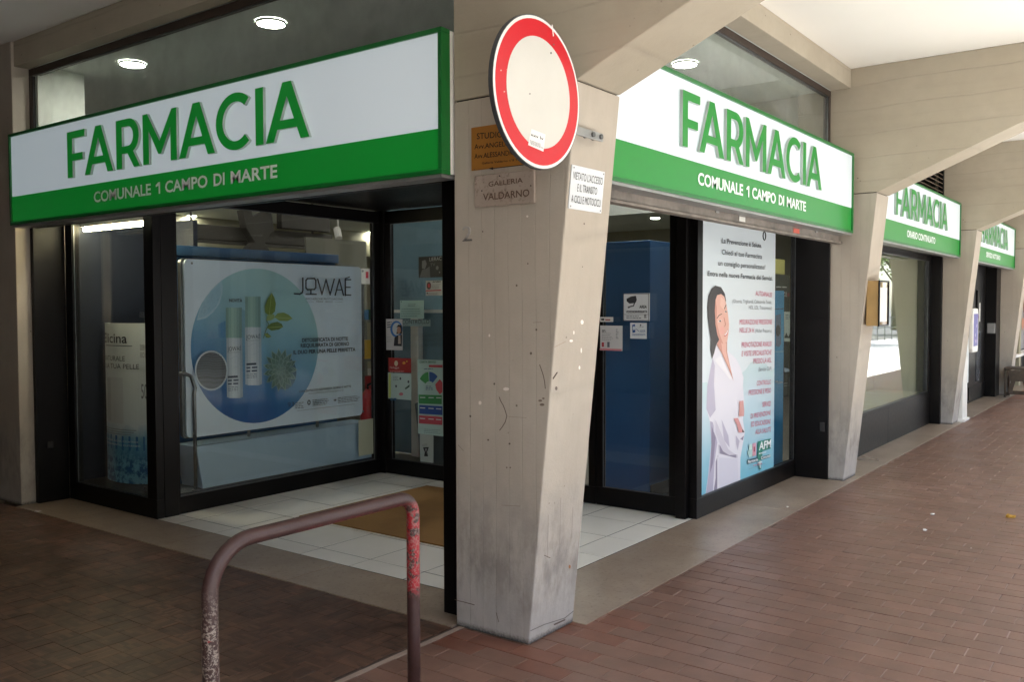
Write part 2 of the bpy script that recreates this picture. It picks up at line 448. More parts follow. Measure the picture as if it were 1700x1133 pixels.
# bed under the bricks (L-shape: arcade strip and the strip in front of the gallery), one sheet with brick print far off
brick_bed = MB().box(-9, 45, -2.469, .40, -.16, -.003).build('brick_paving', M_MORTAR, None, base=(0, -2, -.16)); struct(brick_bed)
pal = []
for i in range(14):
    t = random.random(); b_ = random.uniform(.90, 1.08)
    pal.append((lin(112+8*t)*b_, lin(83+7*t)*b_, lin(70+7*t)*b_, 1))
red = [(lin(118)*k, lin(76)*k, lin(60)*k, 1) for k in (.9, 1., .95)]
pal += red
PX, PY = .1131, .2288
cells = []
for i in range(-44, 116):
    xc = .158+PX*i
    if not -4.6 < xc < 13.2: continue
    off = -.662-.1144*(i % 2)
    for j in range(-24, 8):
        yc = off+PY*j+PY/2
        if yc < -2.34: continue
        edge = .371 if xc < -.06 else (.03 if xc < .42 else -.045)
        y0_, y1_ = yc-PY/2, min(yc+PY/2, edge); ky = (y1_-y0_-.0048)/(PY-.0048)
        if ky < .08: continue
        yc = (y0_+y1_)/2
        d = math.hypot(max(0, -xc, xc-.36), max(0, -yc, yc-.42))
        pi_ = random.randrange(14)
        if d < .28 and random.random() < .75: pi_ = 14+random.randrange(3)
        cells.append((xc, yc, pi_, False, ky))
field('b', cells, PX-.0048, PY-.0048, None, pal, brick_bed, M_BRICK, 'brick')
# bricks beyond the pieces: same bond in the material
k = N('brick_paving_far'); c = k.coord(rot=(0, 0, pi/2)); br = k.n('TexBrick'); k.l(c, br.inputs['Vector'])
br.inputs['Color1'].default_value = S(126, 84, 70); br.inputs['Color2'].default_value = S(138, 92, 76); br.inputs['Mortar'].default_value = S(120, 100, 90)
br.inputs['Scale'].default_value = 1.; br.inputs['Brick Width'].default_value = PY; br.inputs['Row Height'].default_value = PX; br.inputs['Mortar Size'].default_value = .004
k.base(br.outputs[0]); k.rough(.5); M_BFAR = k.m
struct(MB().box(13.25, 44.9, -2.46, -.075, -.012, -.001).build('arcade_floor', M_BFAR, None, base=(28, -2, -.012)))
# gallery floor: small strip-tile squares
gal_bed = MB().box(-5.3, -.03, .402, 16, -.16, -.005).build('gallery_floor', paint('dark_bed', S(70, 56, 48), .8), None, base=(-2, 5, -.16)); struct(gal_bed)
pal2 = []
for i in range(12):
    t = random.random(); b_ = random.uniform(.80, 1.2); pal2.append((lin(84+12*t)*b_, lin(60+9*t)*b_, lin(47+8*t)*b_, 1))
cells = []
for i in range(43):
    for j in range(62):
        cells.append((-.095-.12*i, .482+.12*j, random.randrange(12), (i+j) % 2 == 0))
field('p', cells, .1194, .1194, None, pal2, gal_bed, M_PARQ, 'floor_tile')
struct(MB().box(-5.28, -.032, 7.95, 15.98, -.012, -.001).build('gallery_far_floor', paint('gallery_far_tiles', S(98, 70, 54), .5, 0, .3, 8), None, base=(-2, 12, -.012)))
struct(MB().box(-5.2, -.002, .373, .4, -.012, .0005).build('floor_border_strip', paint('border_mortar', S(150, 132, 120), .8), None, base=(-2, .386, -.012)))
# stone threshold strips
def stone(name, c1, c2):
    k = N(name); c = k.n('NewGeometry').outputs['Position']
    n1 = k.noise(c, 3, 6, .65); n2 = k.noise(c, 40, 5, .7); n3 = k.noise(c, 1.1, 4)
    col = k.mix(k.ramp(n1, [(.3, BW(0)), (.7, BW(1))]), c1, c2)
    col = k.mix(k.ramp(n2, [(.54, BW(0)), (.66, BW(.55))]), col, S(92, 78, 66))
    col = k.mix(k.ramp(n3, [(.5, BW(0)), (.7, BW(.4))]), col, tuple(x*.72 for x in c1[:3])+(1,))
    k.base(col); k.rough(k.ramp(n3, [(.35, BW(.27)), (.65, BW(.40))])); k.bump(n2, .15, .003)
    return k.m
M_STONE = stone('threshold_stone', S(158, 143, 127), S(132, 115, 99))
def slabs(name, edges, along, a, b):
    e = struct(MB().box(*( (a+.01, b-.01, edges[0], edges[-1]) if along == 'y' else (edges[0], edges[-1], a+.01, b-.01)), -.16, -.006).build(name, M_MORTAR, None, base=((a, edges[0], -.16) if along == 'y' else (edges[0], a, -.16))))
    for p, q in zip(edges, edges[1:]):
        d = (a, b, p+.0015, q-.0015) if along == 'y' else (p+.0015, q-.0015, a, b)
        dz = random.uniform(-.001, .001)
        box('slab', d+(-.02, .003+dz), M_STONE, e, .0012)
slabs('stone_threshold', [.425, 1.62, 2.85, 4.0, 4.748], 'y', -.03, .363)
slabs('stone_threshold_street_side', [.362, 1.90, 3.30, 4.628], 'x', -.07, .437)
slabs('stone_threshold_far', [4.985, 6.4, 7.8, 9.198, 9.56, 11.2, 12.6, 13.778, 15, 16.5, 18], 'x', -.07, .40)
struct(box('stone_threshold_step', (4.628, 4.985, -.07, -.003, -.02, .002), M_STONE, base=(4.8, -.04, -.02)))
# tiled entrance floor
ent = struct(MB().box(.30, 2.75, .43, 3.55, -.16, .0016).build('entrance_floor', paint('tile_joint', S(22, 20, 18), .9), None, base=(1.5, 2, -.16)))
M_TILE = paint('floor_tile_ceramic', S(228, 225, 216), .32, 0, .08, 3, .03)
xs = [.366, .54, .97, 1.40, 1.83, 2.26, 2.69]; ys = [.44, .685]+[.685+.43*i for i in range(1, 7)]+[3.55]
for a, b in zip(xs, xs[1:]):
    for c_, d_ in zip(ys, ys[1:]):
        dz = random.uniform(-.0008, .0008)
        box('tile', (a+.004, b-.004, c_+.004, d_-.004, -.012, .003+dz), M_TILE, ent)
# ceilings and the building over them
struct(box('ceiling', (-9, 45, -4.35, 0.0, 3.5, 3.9), M_CEIL, base=(0, -2, 3.5)))
struct(box('gallery_ceiling', (-9, 0.02, 0.002, 16, 3.502, 3.9), paint('gallery_ceiling_paint', S(238, 233, 230), .8, 0, .1, .7, .1), base=(-3, 8, 3.502)))
struct(box('upper_floor', (0.022, 45, 0.002, 16, 3.502, 3.9), M_CEIL, base=(20, 8, 3.502)))
M_FAC = paint('rendered_wall', S(150, 138, 122), .85, 0, .2, 1, .2)
struct(box('shop_floor', (.47, 16, .46, 14, -.16, -.02), paint('shop_floor_tile', S(150, 146, 138), .35), base=(5, 5, -.16)))
struct(box('shop_ceiling', (.14, 16, .12, 14, 3.34, 3.46), paint('shop_ceiling_paint', S(214, 220, 212), .8, 0, .05, 1, .05), base=(5, 5, 3.34)))
M_IWALL = paint('shop_wall_paint', S(158, 154, 130), .8, 0, .06, 1, .05)
struct(box('shop_wall_back', (.40, 16, 14, 14.2, -.16, 3.34), M_IWALL, base=(8, 14.1, -.16)))
struct(box('shop_wall_end', (16, 16.2, .12, 14.2, -.16, 3.46), M_IWALL, base=(16.1, 7, -.16)))
struct(box('gallery_wall_shop_side', (.06, .40, 5.14, 16, -.16, 3.5), M_FAC, base=(.2, 10, -.16)))
struct(box('gallery_wall_opposite', (-5.6, -5.3, .40, 16.2, -.16, 3.5), paint('dark_shop_front', S(100, 94, 88), .5, 0, .4, 1.2, .1), base=(-5.4, 8, -.16)))
struct(box('arcade_wall_left', (-9, -5.61, .1, .40, -.16, 3.5), M_FAC, base=(-7, .2, -.16)))
struct(box('gallery_wall_end', (-5.6, .4, 16.2, 16.4, -.16, 3.5), M_FAC, base=(-3, 16.3, -.16)))
struct(box('light_block_wall', (-6.3, -6, -4.6, .099, -.16, 3.5), paint('light_block_paint', S(150, 142, 132), .8, 0, .3, 1, .1), base=(-6.1, -2, -.16)))  # unseen wall, added behind the camera to block and bounce light

# ================================================================== CONCRETE FRAME
COLX = [0.0, 4.63, 9.20, 13.78, 18.36, 22.94]
where = ['bearing the round prohibition sign at the corner', 'carrying a flat wooden notice box', 'third from the corner with a white board at its foot', 'behind the brown stool', 'fifth from the corner at the far end', 'last one at the far end of the arcade']
SHAFT = [(0, -.002), (-.2525, 2.446), (.42, 2.446), (.42, -.002)]
BEAM = [(-.2545, 2.452), (-1.27, 2.885), (-2.25, 3.22), (-4.3, 3.30), (-4.3, 3.499), (.42, 3.499), (.42, 2.452)]
for i, x in enumerate(COLX):
    t = thing('concrete_column', 'beige leaning concrete column and ceiling beam, '+where[i], 'column', (x, .2, 0), 'columns of the arcade')
    MB().prism(SHAFT, 'x', x, x+.36).build('shaft', M_CONC, t, .006)
    MB().prism(BEAM, 'x', x, x+.36).build('beam', M_CONCB, t, .006)
    MB().box(x+.012, x+.348, -.24, .41, 2.44, 2.46).build('joint', M_BLACK, t)
t = thing('concrete_pillar', 'grey-beige concrete pillar in the dark passage at left edge', 'pillar', (.2, 4.95, 0))
box('shaft', (.012, .40, 4.752, 5.135, -.002, 3.498), M_CONC, t, .006)
def lintel(d, label):
    o = MB().box(*d).build('lintel', M_CONCB, None, .004, base=((d[0]+d[1])/2, (d[2]+d[3])/2, d[4])); tag(o, label, 'lintel', 'concrete lintels over the shop front')
lintel((.03, .13, .425, 4.75, 3.312, 3.498), 'concrete lintel above the left glazed transom under the dark ceiling')
lintel((.365, 4.625, -.03, .13, 3.335, 3.498), 'concrete lintel above the right glazed transom beside the white ceiling')
lintel((4.995, 9.195, -.03, .13, 3.335, 3.498), 'concrete lintel above the louvred vent of the continuous-hours sign')
lintel((9.565, 13.775, -.03, .13, 3.335, 3.498), 'concrete lintel in the third bay above the small far sign')
# marks on the corner column: chips and scrapes on the faces
colT = [o for o in COL.objects if o.name == 'concrete_column'][0]
pl_side = planeX(0.0)
pl_front = Plane((0, 0, 0), (1, 0, 0), (0, -.2525/2.448, 1))
pr = Print(pl_side, (720, 280, .3708), .0006, .00005)
DK = S(96, 82, 73); CH = S(225, 215, 205)
for pts, th in [([(475, 880), (484, 905), (492, 930), (497, 955), (500, 985)], 3.5), ([(535, 940), (552, 915)], 4), ([(446, 690), (482, 688)], 1.2)]: pr.line(pts, th, DK)
for c_, r_ in [((372, 524), 4), ((422, 426), 3), ((220, 282), 3), ((436, 828), 5), ((460, 722), 4), ((208, 1050), 7), ((272, 965), 4), ((165, 1110), 4)]: pr.ell(c_, r_, r_*1.3, DK if r_ < 7 else CH, 9)
for c_, rx, ry in [((250, 748), 4, 7), ((325, 988), 14, 8), ((420, 214), 5, 5)]: pr.ell(c_, rx, ry, CH, 7)
pr.ell((478, 1040), 9, 5, S(120, 104, 92), 9); pr.ell((486, 1058), 11, 6, S(112, 96, 86), 9); pr.ell((492, 1030), 6, 4, S(118, 102, 90), 9)
pr.z(720, 660, .4172)
for pts, th in [([(85, 806), (104, 812), (122, 816), (162, 827)], 3), ([(262, 0), (268, 16), (278, 33), (286, 54), (292, 75), (286, 98), (274, 118), (264, 131)], 3.2), ([(300, 77), (370, 82)], .8), ([(98, 190), (120, 213)], 1.2), ([(250, 858), (260, 895)], 2), ([(272, 430), (345, 434)], 1)]: pr.line(pts, th, DK)
for c_, r_ in [((218, 170), 4), ((303, 185), 4), ((292, 280), 3), ((306, 280), 3), ((147, 75), 4)]: pr.ell(c_, r_, r_, DK, 8)
pr.build(colT, 'scuff_marks')
pr = Print(pl_front, (720, 280, .3708), .0006, .00005)
for c_, rx, ry in [((664, 688), 7, 11), ((627, 735), 3, 9), ((660, 815), 3, 12), ((652, 892), 4, 9), ((615, 772), 8, 6)]: pr.ell(c_, rx, ry, S(238, 230, 220), 8)
for c_, r_ in [((673, 247), 3), ((665, 440), 2), ((548, 985), 6)]: pr.ell(c_, r_, r_*1.5, DK, 8)
pr.line([(535, 942), (553, 914)], 4, DK); pr.line([(540, 800), (590, 775)], 2, S(150, 130, 112))
pr.z(720, 660, .4172)
for pts in ([(505, 400), (500, 590)], [(553, 440), (548, 560)], [(455, 470), (452, 640)]): pr.line(pts, 1.6, S(140, 131, 124))
pr.line([(440, 630), (462, 640)], 3, DK); pr.line([(385, 930), (440, 905), (520, 880), (555, 852)], 3, S(104, 98, 94)); pr.line([(480, 905), (520, 887)], 6, DK)
pr.ell((540, 675), 4, 8, S(150, 96, 50), 8)
pr.build(colT, 'scuff_marks')

# ================================================================== SIGNS OVER THE SHOP FRONT
k = N('sign_white_acrylic'); k.base(S(208, 213, 217)); k.rough(.3)
k.b.inputs['Emission Color'].default_value = (.78, .92, 1, 1); k.b.inputs['Emission Strength'].default_value = .055; M_SIGNW = k.m  # faint cool glow added to lift the white panel's brightness
M_LETSIDE = paint('letter_side', S(176, 186, 180), .4, 0, .05, 5, 0)
PL_L = planeX(-.07); PL_R = planeY(-.07)
k = N('sign_green_film'); k.base(S(20, 124, 46)); k.rough(.32); k.b.inputs['Emission Color'].default_value = S(16, 150, 50); k.b.inputs['Emission Strength'].default_value = .05; M_GREENP = k.m  # slight green emission added so panel and letters look brighter
def pharmacy_sign(pl, u0, u1, sub, word, subu, label, base, name='pharmacy_sign', dep=.10):
    """pl: plane of the sign face, u along it"""
    t = thing(name, label, 'sign', base, 'pharmacy signs along the shop front')
    z0, z1, zb = 2.112, 2.776, 2.322; g = .022
    def slab(n, a, b, c, d, d0, d1, m_, bev=0.):
        mb = MB(); P = [pl.p(u, v, q) for q in (d0, d1) for v in (c, d) for u in (a, b)]
        mb.add(P, [(0, 2, 3, 1), (4, 5, 7, 6), (0, 1, 5, 4), (2, 6, 7, 3), (0, 4, 6, 2), (1, 3, 7, 5)]); return mb.build(n, m_, t, bev)
    slab('casing', u0+.004, u1-.004, z0+.004, z1-.004, -dep, -.012, M_WHITE)
    slab('white_panel', u0+g, u1-g, zb, z1-g, -.0119, 0, M_SIGNW)
    slab('green_panel', u0+g, u1-g, z0+g, zb-.002, -.0118, 0, M_GREENP)
    slab('frame', u0, u1, z1-g, z1, -.05, .012, M_GREEND, .002); slab('frame', u0, u1, z0, z0+g, -.05, .012, M_GREEND, .002)
    slab('frame', u0, u0+g, z0+g, z1-g, -.05, .0121, M_GREEND, .002); slab('frame', u1-g, u1, z0+g, z1-g, -.05, .0121, M_GREEND, .002)
    slab('bottom_trim', u0+.01, u1-.01, z0-.016, z0-.0005, -dep, .004, M_ALU)
    sign_word(pl, 'FARMACIA', word[0], word[1], 2.380, .306, t, M_GREENP, M_LETSIDE)
    pr = Print(pl, d0=.003)
    W_ = S(246, 249, 251)
    if sub.startswith('COMUNALE'):
        o_ = [PL_L.px(x_, 330-(x_-156)*.136)[0] for x_ in (156.6, 251.5, 260.5, 267, 275, 345.5, 355.5, 374, 384, 461.4)]
        o_ = [subu[0]+(q_-o_[0])/(o_[-1]-o_[0])*(subu[1]-subu[0]) for q_ in o_]
        for w_, i_ in (('COMUNALE', 0), ('CAMPO', 4), ('DI', 6), ('MARTE', 8)): pr.text(w_, (o_[i_], 2.196), (o_[i_+1], 2.196), .071, W_, .026, uv=True)
        pr.poly([(o_[3], 2.196), (o_[3], 2.267), (o_[3]-.02, 2.267), (o_[2]-.006, 2.25), (o_[2]-.004, 2.238), (o_[3]-.017, 2.246), (o_[3]-.017, 2.196)], W_, uv=True)
    else: pr.text(sub, (subu[0], 2.196), (subu[1], 2.196), .071, W_, .026, uv=True)
    pr.build(t, 'lettering')
    return t
pharmacy_sign(PL_L, -4.625, -.424, 'COMUNALE 1 CAMPO DI MARTE', (-3.757, -1.313), (-3.46, -1.592), 'green and white FARMACIA sign on the left front, facing the dark passage', (0, 2.5, 2.1))
pharmacy_sign(PL_R, .372, 4.56, 'COMUNALE 1 CAMPO DI MARTE', (1.325, 3.695), (1.559, 3.392), 'green and white FARMACIA sign right of the corner column, reading COMUNALE 1', (2.5, 0, 2.1))
pharmacy_sign(PL_R, 5.0, 9.13, 'ORARIO CONTINUATO', (5.92, 8.294), (6.43, 7.722), 'green and white FARMACIA sign reading ORARIO CONTINUATO in the second bay', (7, 0, 2.1))
pharmacy_sign(PL_R, 9.58, 13.71, 'SERVIZIO NOTTURNO', (10.5, 12.88), (11.014, 12.243), 'small far FARMACIA sign above the black door in the third bay', (11.5, 0, 2.1))

# ================================================================== SHOP FRONT: frames, glass
def frame_rect(mb, pl, u0, u1, v0, v1, wl, wr, wb, wt, d0, d1):
    def b(a, c, e, f):
        P = [pl.p(u, v, q) for q in (d0, d1) for v in (e, f) for u in (a, c)]
        mb.add(P, [(0, 2, 3, 1), (4, 5, 7, 6), (0, 1, 5, 4), (2, 6, 7, 3), (0, 4, 6, 2), (1, 3, 7, 5)])
    if wb: b(u0, u1, v0, v0+wb)
    if wt: b(u0, u1, v1-wt, v1)
    if wl: b(u0, u0+wl, v0+wb, v1-wt)
    if wr: b(u1-wr, u1, v0+wb, v1-wt)
def pslab(pl, a, b, c, d, d0, d1):
    mb = MB(); P = [pl.p(u, v, q) for q in (d0, d1) for v in (c, d) for u in (a, b)]
    mb.add(P, [(0, 2, 3, 1), (4, 5, 7, 6), (0, 1, 5, 4), (2, 6, 7, 3), (0, 4, 6, 2), (1, 3, 7, 5)]); return mb
def window(name, label, cat, pl, u0, u1, v0, v1, ws, d, base, m_f=M_BLACK, m_g=M_GLASS, group=None, gasket=True):
    t = thing(name, label, cat, base, group)
    mb = MB(); frame_rect(mb, pl, u0, u1, v0, v1, ws[0], ws[1], ws[2], ws[3], -d, 0); fo = mb.build('frame', m_f, t, .003)
    pslab(pl, u0+ws[0], u1-ws[1], v0+ws[2], v1-ws[3], -d*.55, -d*.55+.008).build('glass_pane', m_g, t)
    if gasket:
        mb = MB(); frame_rect(mb, pl, u0+ws[0], u1-ws[1], v0+ws[2], v1-ws[3], .006, .006, .006, .006, -d*.5+.009, -d*.5+.016); mb.build('gasket', M_STEEL, fo)
    return t
HEAD = 2.262
# left display case facing the passage
t = window('display_window', 'narrow black framed display window with lit tube, left of the big window', 'window', planeX(.36), -4.70, -3.49, 0.004, 2.30, (.10, .115, .135, .12), .06, (.36, 4.1, 0))
box('side_panel', (.118, .358, 4.702, 4.748, .004, 2.30), M_BLACK2, t, .003)
box('door_bolt', (.19, .235, 4.69, 4.702, .42, .47), paint('dark_bolt', S(46, 44, 44), .5), t, .004)
box('corner_post', (.421, .535, 3.488, 3.60, .003, 2.30), M_BLACK, t, .004)
tb = thing('tube_light', 'lit fluorescent tube at the top of the narrow display window', 'light', (.52, 4.15, 2.10))
MB().tube([(.50, 3.66, 2.12), (.50, 4.66, 2.12)], .016, seg=10).build('tube', emit('tube_glow', (1, .88, .55, 1), 15), tb, smooth=True)
box('housing', (.47, .56, 3.63, 4.68, 2.14, 2.18), M_WHITE, tb, .004)
# big window of the entrance recess, facing the street
window('shop_window', 'large black framed window with the round-motif skincare board behind it', 'window', planeY(3.50), .536, 2.59, 0.004, 2.36, (.02, .06, .125, .10), .06, (1.5, 3.5, 0))
# entrance door wall
def leaf(y0, y1, label, zt=2.25):
    return window('glass_door', label, 'door', planeX(2.60), -y1, -y0, 0.006, 2.36, (.06, .06, .13, 2.36-zt), .05, (2.6, (y0+y1)/2, 0), group='glass doors of the entrance')
o = box('corner_post', (2.586, 2.66, 3.442, 3.56, .004, 2.37), M_BLACK, None, .003, base=(2.62, 3.5, .004)); tag(o, 'black corner post between the big window and the stickered door', 'post')
D1 = leaf(2.70, 3.44, 'glass door leaf covered with stickers and price lists, left of the corner column')
D2 = leaf(1.965, 2.69, 'glass door leaf hidden behind the corner column on its left half')
D3 = leaf(1.24, 1.955, 'glass door leaf hidden behind the corner column on its right half')
t = window('side_light', 'fixed glass panel with video surveillance notices right of the corner column', 'window', planeX(2.60), -1.23, -.55, 0.006, 2.36, (.05, .075, .135, .06), .05, (2.6, .9, 0))
t = window('poster_window', 'black framed window with the tall poster of a woman in white coat', 'window', planeY(.41), 2.60, 4.70, 0.004, 2.36, (.085, .08, .142, .1), .06, (3.6, .41, 0))
box('corner_post', (2.55, 2.70, .472, .55, .004, 2.36), M_BLACK, t, .003)
box('side_panel', (4.60, 4.629, .125, .408, .004, 2.36), M_BLACK2, t, .003)
box('door_bolt', (4.585, 4.60, .15, .19, .42, .50), paint('dark_bolt', S(46, 44, 44), .5), t, .004)
# black recess soffit and headers
o = MB().box(.10, 2.64, .125, 3.56, 2.372, 2.41).build('recess_soffit', M_BLACK2, None, base=(1.3, 2, 2.372)); struct(o)
t = thing('shutter_guide', 'black steel shutter guide post standing behind the corner column', 'post', (.15, .50, 0))
box('post', (.10, .19, .425, .585, -.002, 2.37), M_BLACK, t, .004)
MB().box(.135, .155, .585, .5875, .0, 2.1).build('groove', M_STEEL, t)
t = thing('roller_shutter', 'grey dirty rolled-up shutter end under the right sign', 'shutter', (2.5, .1, 2.03))
box('end_slat', (.37, 4.62, .04, .075, 2.05, 2.125), M_SHUT, t, .004)
box('bottom_bar', (.37, 4.62, .025, .09, 2.032, 2.049), M_SHUT, t, .004)
box('housing', (.37, 4.62, .02, .118, 2.126, 2.37), M_BLACK2, t)
for x in (2.05, 3.95): box('lock_plate', (x, x+.05, .033, .04, 2.085, 2.105), M_ALU, t)
pr = Print(planeY(.037)); 
for px, col in ((1232, S(230, 228, 220)), (1322, S(210, 84, 60))): pr.poly([(px-5, 359+(px-1232)*.22), (px+5, 361+(px-1232)*.22), (px+5, 369+(px-1232)*.22), (px-5, 367+(px-1232)*.22)], col)
pr.build(t, 'sticker')
MB().tube([(2.85+.05*sin(a/8*pi*2)*(.5), .03, 2.02-.03+.03*cos(a/8*pi*2)) for a in range(9)], .004, seg=6).build('pull_loop', M_BLACK, t)
t = thing('roller_shutter', 'dark rolled-up shutter bar under the left sign', 'shutter', (.15, 2.5, 2.08))
box('end_slat', (.14, .165, .60, 4.70, 2.135, 2.20), paint('shutter_blue_grey', S(96, 108, 120), .4, .4), t, .003)
box('bottom_bar', (.13, .175, .60, 4.70, 2.112, 2.134), M_BLACK, t, .003)
box('housing', (.03, .129, .428, 4.74, 2.13, 2.37), M_BLACK2, t)
for y in (1.2, 2.9): box('lock_plate', (.12, .13, y, y+.12, 2.115, 2.128), M_STEEL, t)
# transoms
def transom(label, pl, u0, u1, v0, v1, base):
    window('transom_window', label, 'window', pl, u0, u1, v0, v1, (.045, .045, .05, .05), .05, base, paint('brown_frame', S(62, 50, 44), .45), M_GLASS2, 'transom windows over the signs')
transom('glazed transom above the left sign showing two ceiling downlights', planeX(.135), -4.748, -.425, 2.415, 3.31, (.15, 2.5, 2.41))
transom('glazed transom above the right sign showing one ceiling downlight', planeY(.135), .365, 4.625, 2.415, 3.333, (2.5, .15, 2.41))
def louvre(x0, x1, label):
    t = thing('louvred_vent', label, 'vent', ((x0+x1)/2, .15, 2.42), 'louvred vents over the far signs')
    mb = MB(); frame_rect(mb, planeY(.13), x0, x1, 2.42, 3.333, .05, .05, .05, .05, -.06, 0); mb.build('frame', M_BLACK2, t)
    box('backing', (x0+.05, x1-.05, .22, .23, 2.47, 3.28), M_BLACK, t)
    M_L = paint('louvre_slat', S(120, 104, 88), .6, 0, .3, 9)
    n = 15
    for i in range(n):
        z = 2.50+i*(.76/(n-1)); mb = MB()
        mb.prism([(.135, z), (.140, z-.006), (.20, z+.034), (.195, z+.04)], 'x', x0+.05, x1-.05); mb.build('slat', M_L, t)
louvre(4.995, 9.195, 'dark louvred vent above the continuous-hours sign')
louvre(9.565, 13.775, 'dark louvred vent above the small far sign')

# ================================================================== BAY 2: display window with reflections, BAY 3, BAY 4
t = window('display_window', 'tall display window with pale green back wall in the second bay', 'window', planeY(.25), 4.995, 9.13, .40, 2.36, (.06, .10, .02, .29), .06, (7, .25, 0), m_g=glass('reflective_shop_glass', (.90, .93, .90), 1.9, .015))
box('base_panel', (4.995, 7.10, .25, .31, .003, .399), M_BLACK2, t, .002)
box('base_panel', (7.104, 9.13, .25, .31, .003, .399), M_BLACK2, t, .002)
box('side_panel', (9.132, 9.198, .13, .31, .003, 2.36), M_BLACK2, t, .002)
box('header', (4.995, 9.198, .02, .25, 2.13, 2.36), M_BLACK2, t, .002)
M_OL = paint('pale_green_board', S(206, 208, 176), .7, 0, .05, 1, .03)
o = box('display_back_wall', (6.30, 9.19, .95, 1.0, 0, 3.3), M_OL, base=(7.7, .97, 0)); tag(o, 'pale green back wall inside the second bay window', 'panel')
o = box('display_side_wall', (6.26, 6.295, .33, 1.0, 0, 3.3), M_OL, base=(6.28, .7, 0)); tag(o, 'pale green side wall of the second display, hidden behind the notice box column', 'panel')
o = box('display_end_wall', (9.2, 9.24, .43, 1.0, 0, 3.3), M_OL, base=(9.22, .7, 0)); tag(o, 'pale green end wall inside the second bay window', 'panel')
o = box('display_floor', (6.30, 9.19, .32, .95, .0, .40), M_OL, base=(7.7, .6, 0)); tag(o, 'pale display ledge at the foot of the second bay window', 'ledge')
o = box('yellow_strip', (6.42, 6.52, .36, .42, .402, .95), paint('yellow_card', S(214, 190, 40), .5), base=(6.47, .39, .402)); tag(o, 'yellow upright card low in the second bay window', 'card')
# bay 3
t = thing('entrance_door', 'black far door with steel intercom in the third bay', 'door', (12.6, .3, 0))
lf = box('leaf', (12.0, 13.35, .30, .36, .003, 2.36), M_BLACK2, t, .003)
box('handle_plate', (12.55, 12.67, .27, .30, 1.15, 1.75), M_BLACK, lf, .01)
box('paper', (12.80, 12.90, .292, .2995, 1.25, 1.55), flat(S(225, 225, 220)), t)
box('glass_strip', (12.6, 12.95, .292, .2995, .30, 1.10), paint('grey_strip', S(70, 74, 82), .2), t)
box('kick_plate', (12.0, 13.35, .285, .2995, .05, .25), M_BLACK, lf)
box('header', (9.565, 13.775, .02, .24, 2.13, 2.36), M_BLACK2, t)
box('side_panel', (13.36, 13.77, .13, .30, .003, 2.36), M_BLACK, t)
o = box('intercom', (13.34, 13.358, .14, .26, 1.05, 1.22), M_ALU, None, .006, base=(13.35, .2, 1.05)); tag(o, 'small steel intercom panel on the black far door surround', 'intercom')
t = thing('far_window', 'narrow far shop window beside the black door', 'window', (10.7, .3, 0))
box('frame', (9.57, 11.99, .31, .36, .003, 2.36), M_BLACK2, t)
t = thing('poster', 'tall pale far poster with colourful figures beside the black door', 'poster', (11.3, .3, .3))
box('sheet', (10.9, 11.96, .290, .3095, .33, 1.98), flat(S(222, 228, 228)), t)
pr = Print(planeY(.289), d0=.0005)
for a, b_, c_, d_, cc in [(11.1, 11.5, .45, .95, S(180, 60, 80)), (11.1, 11.7, 1.0, 1.3, S(70, 60, 130)), (11.3, 11.8, 1.3, 1.6, S(190, 130, 100)), (10.95, 11.4, 1.5, 1.95, S(100, 170, 170)), (11.5, 11.9, 1.62, 1.85, S(60, 50, 50)), (10.9, 11.96, .33, .40, S(40, 50, 70))]:
    n_ = 9; pr.poly([((a+b_)/2+(b_-a)/2*cos(2*pi*i/n_)*random.uniform(.7, 1), (c_+d_)/2+(d_-c_)/2*sin(2*pi*i/n_)) for i in range(n_)], cc, uv=True)
pr.build(t)
t = thing('framed_advert', 'small white rounded panel with violet picture on the third column', 'advert', (9.7, -.1, .95))
MB().prism([(9.6+.03*0, .90), (9.93, .90), (9.95, .95), (9.95, 1.40), (9.90, 1.47), (9.62, 1.47), (9.58, 1.40), (9.58, .95)], 'y', -.16, -.11).build('board', M_WHITE, t, .01)
pr = Print(planeY(-.16), d0=.001); pr.poly([(9.62, .98), (9.91, .98), (9.91, 1.40), (9.62, 1.40)], S(74, 66, 150), uv=True)
for i in range(9): pr.poly([(9.64+random.uniform(0, .2)+dx, 1.0+random.uniform(0, .32)+dy) for dx, dy in ((0, 0), (.06, .01), (.05, .07), (.01, .06))][:4] if False else [(9.66+.03*i+dx, 1.02+.04*i*(i % 3)/2+dy) for dx, dy in ((0, 0), (.025, .005), (.02, .05), (0, .04))], random.choice([S(150, 90, 170), S(210, 190, 220), S(60, 110, 180)]), uv=True)
pr.build(t)
MB().box(9.6, 9.93, -.109, .05, 1.1, 1.2).build('bracket', M_STEEL, t)
t = thing('white_bin', 'white tapered board box at the foot of the third column', 'bin', (9.7, -.03, 0))
MB().prism([(9.565, 0), (9.86, 0), (9.84, .86), (9.585, .86)], 'y', -.06, .10).build('body', M_WHITE, t, .012)
MB().prism([(9.54, 0), (9.90, 0), (9.89, .035), (9.55, .035)], 'y', -.085, .12).build('foot', M_WHITE, t, .006)
t = thing('folding_stool', 'brown worn folding stool in front of the far column', 'stool', (13.5, -.17, 0))
M_ST = paint('worn_brown_metal', S(86, 74, 62), .6, 0, .4, 20, .2)
for y in (-.42, -.02):
    MB().tube([(13.32, y, 0.012), (13.35, y, .46), (13.72, y, .46), (13.76, y, .012)], .016, seg=8).build('leg_frame', M_ST, t, smooth=True)
box('seat', (13.32, 13.75, -.44, .0, .46, .50), M_ST, t, .01)
box('lower_bar', (13.34, 13.37, -.42, -.02, .06, .09), M_ST, t, .004); box('lower_bar', (13.71, 13.74, -.42, -.02, .06, .09), M_ST, t, .004)
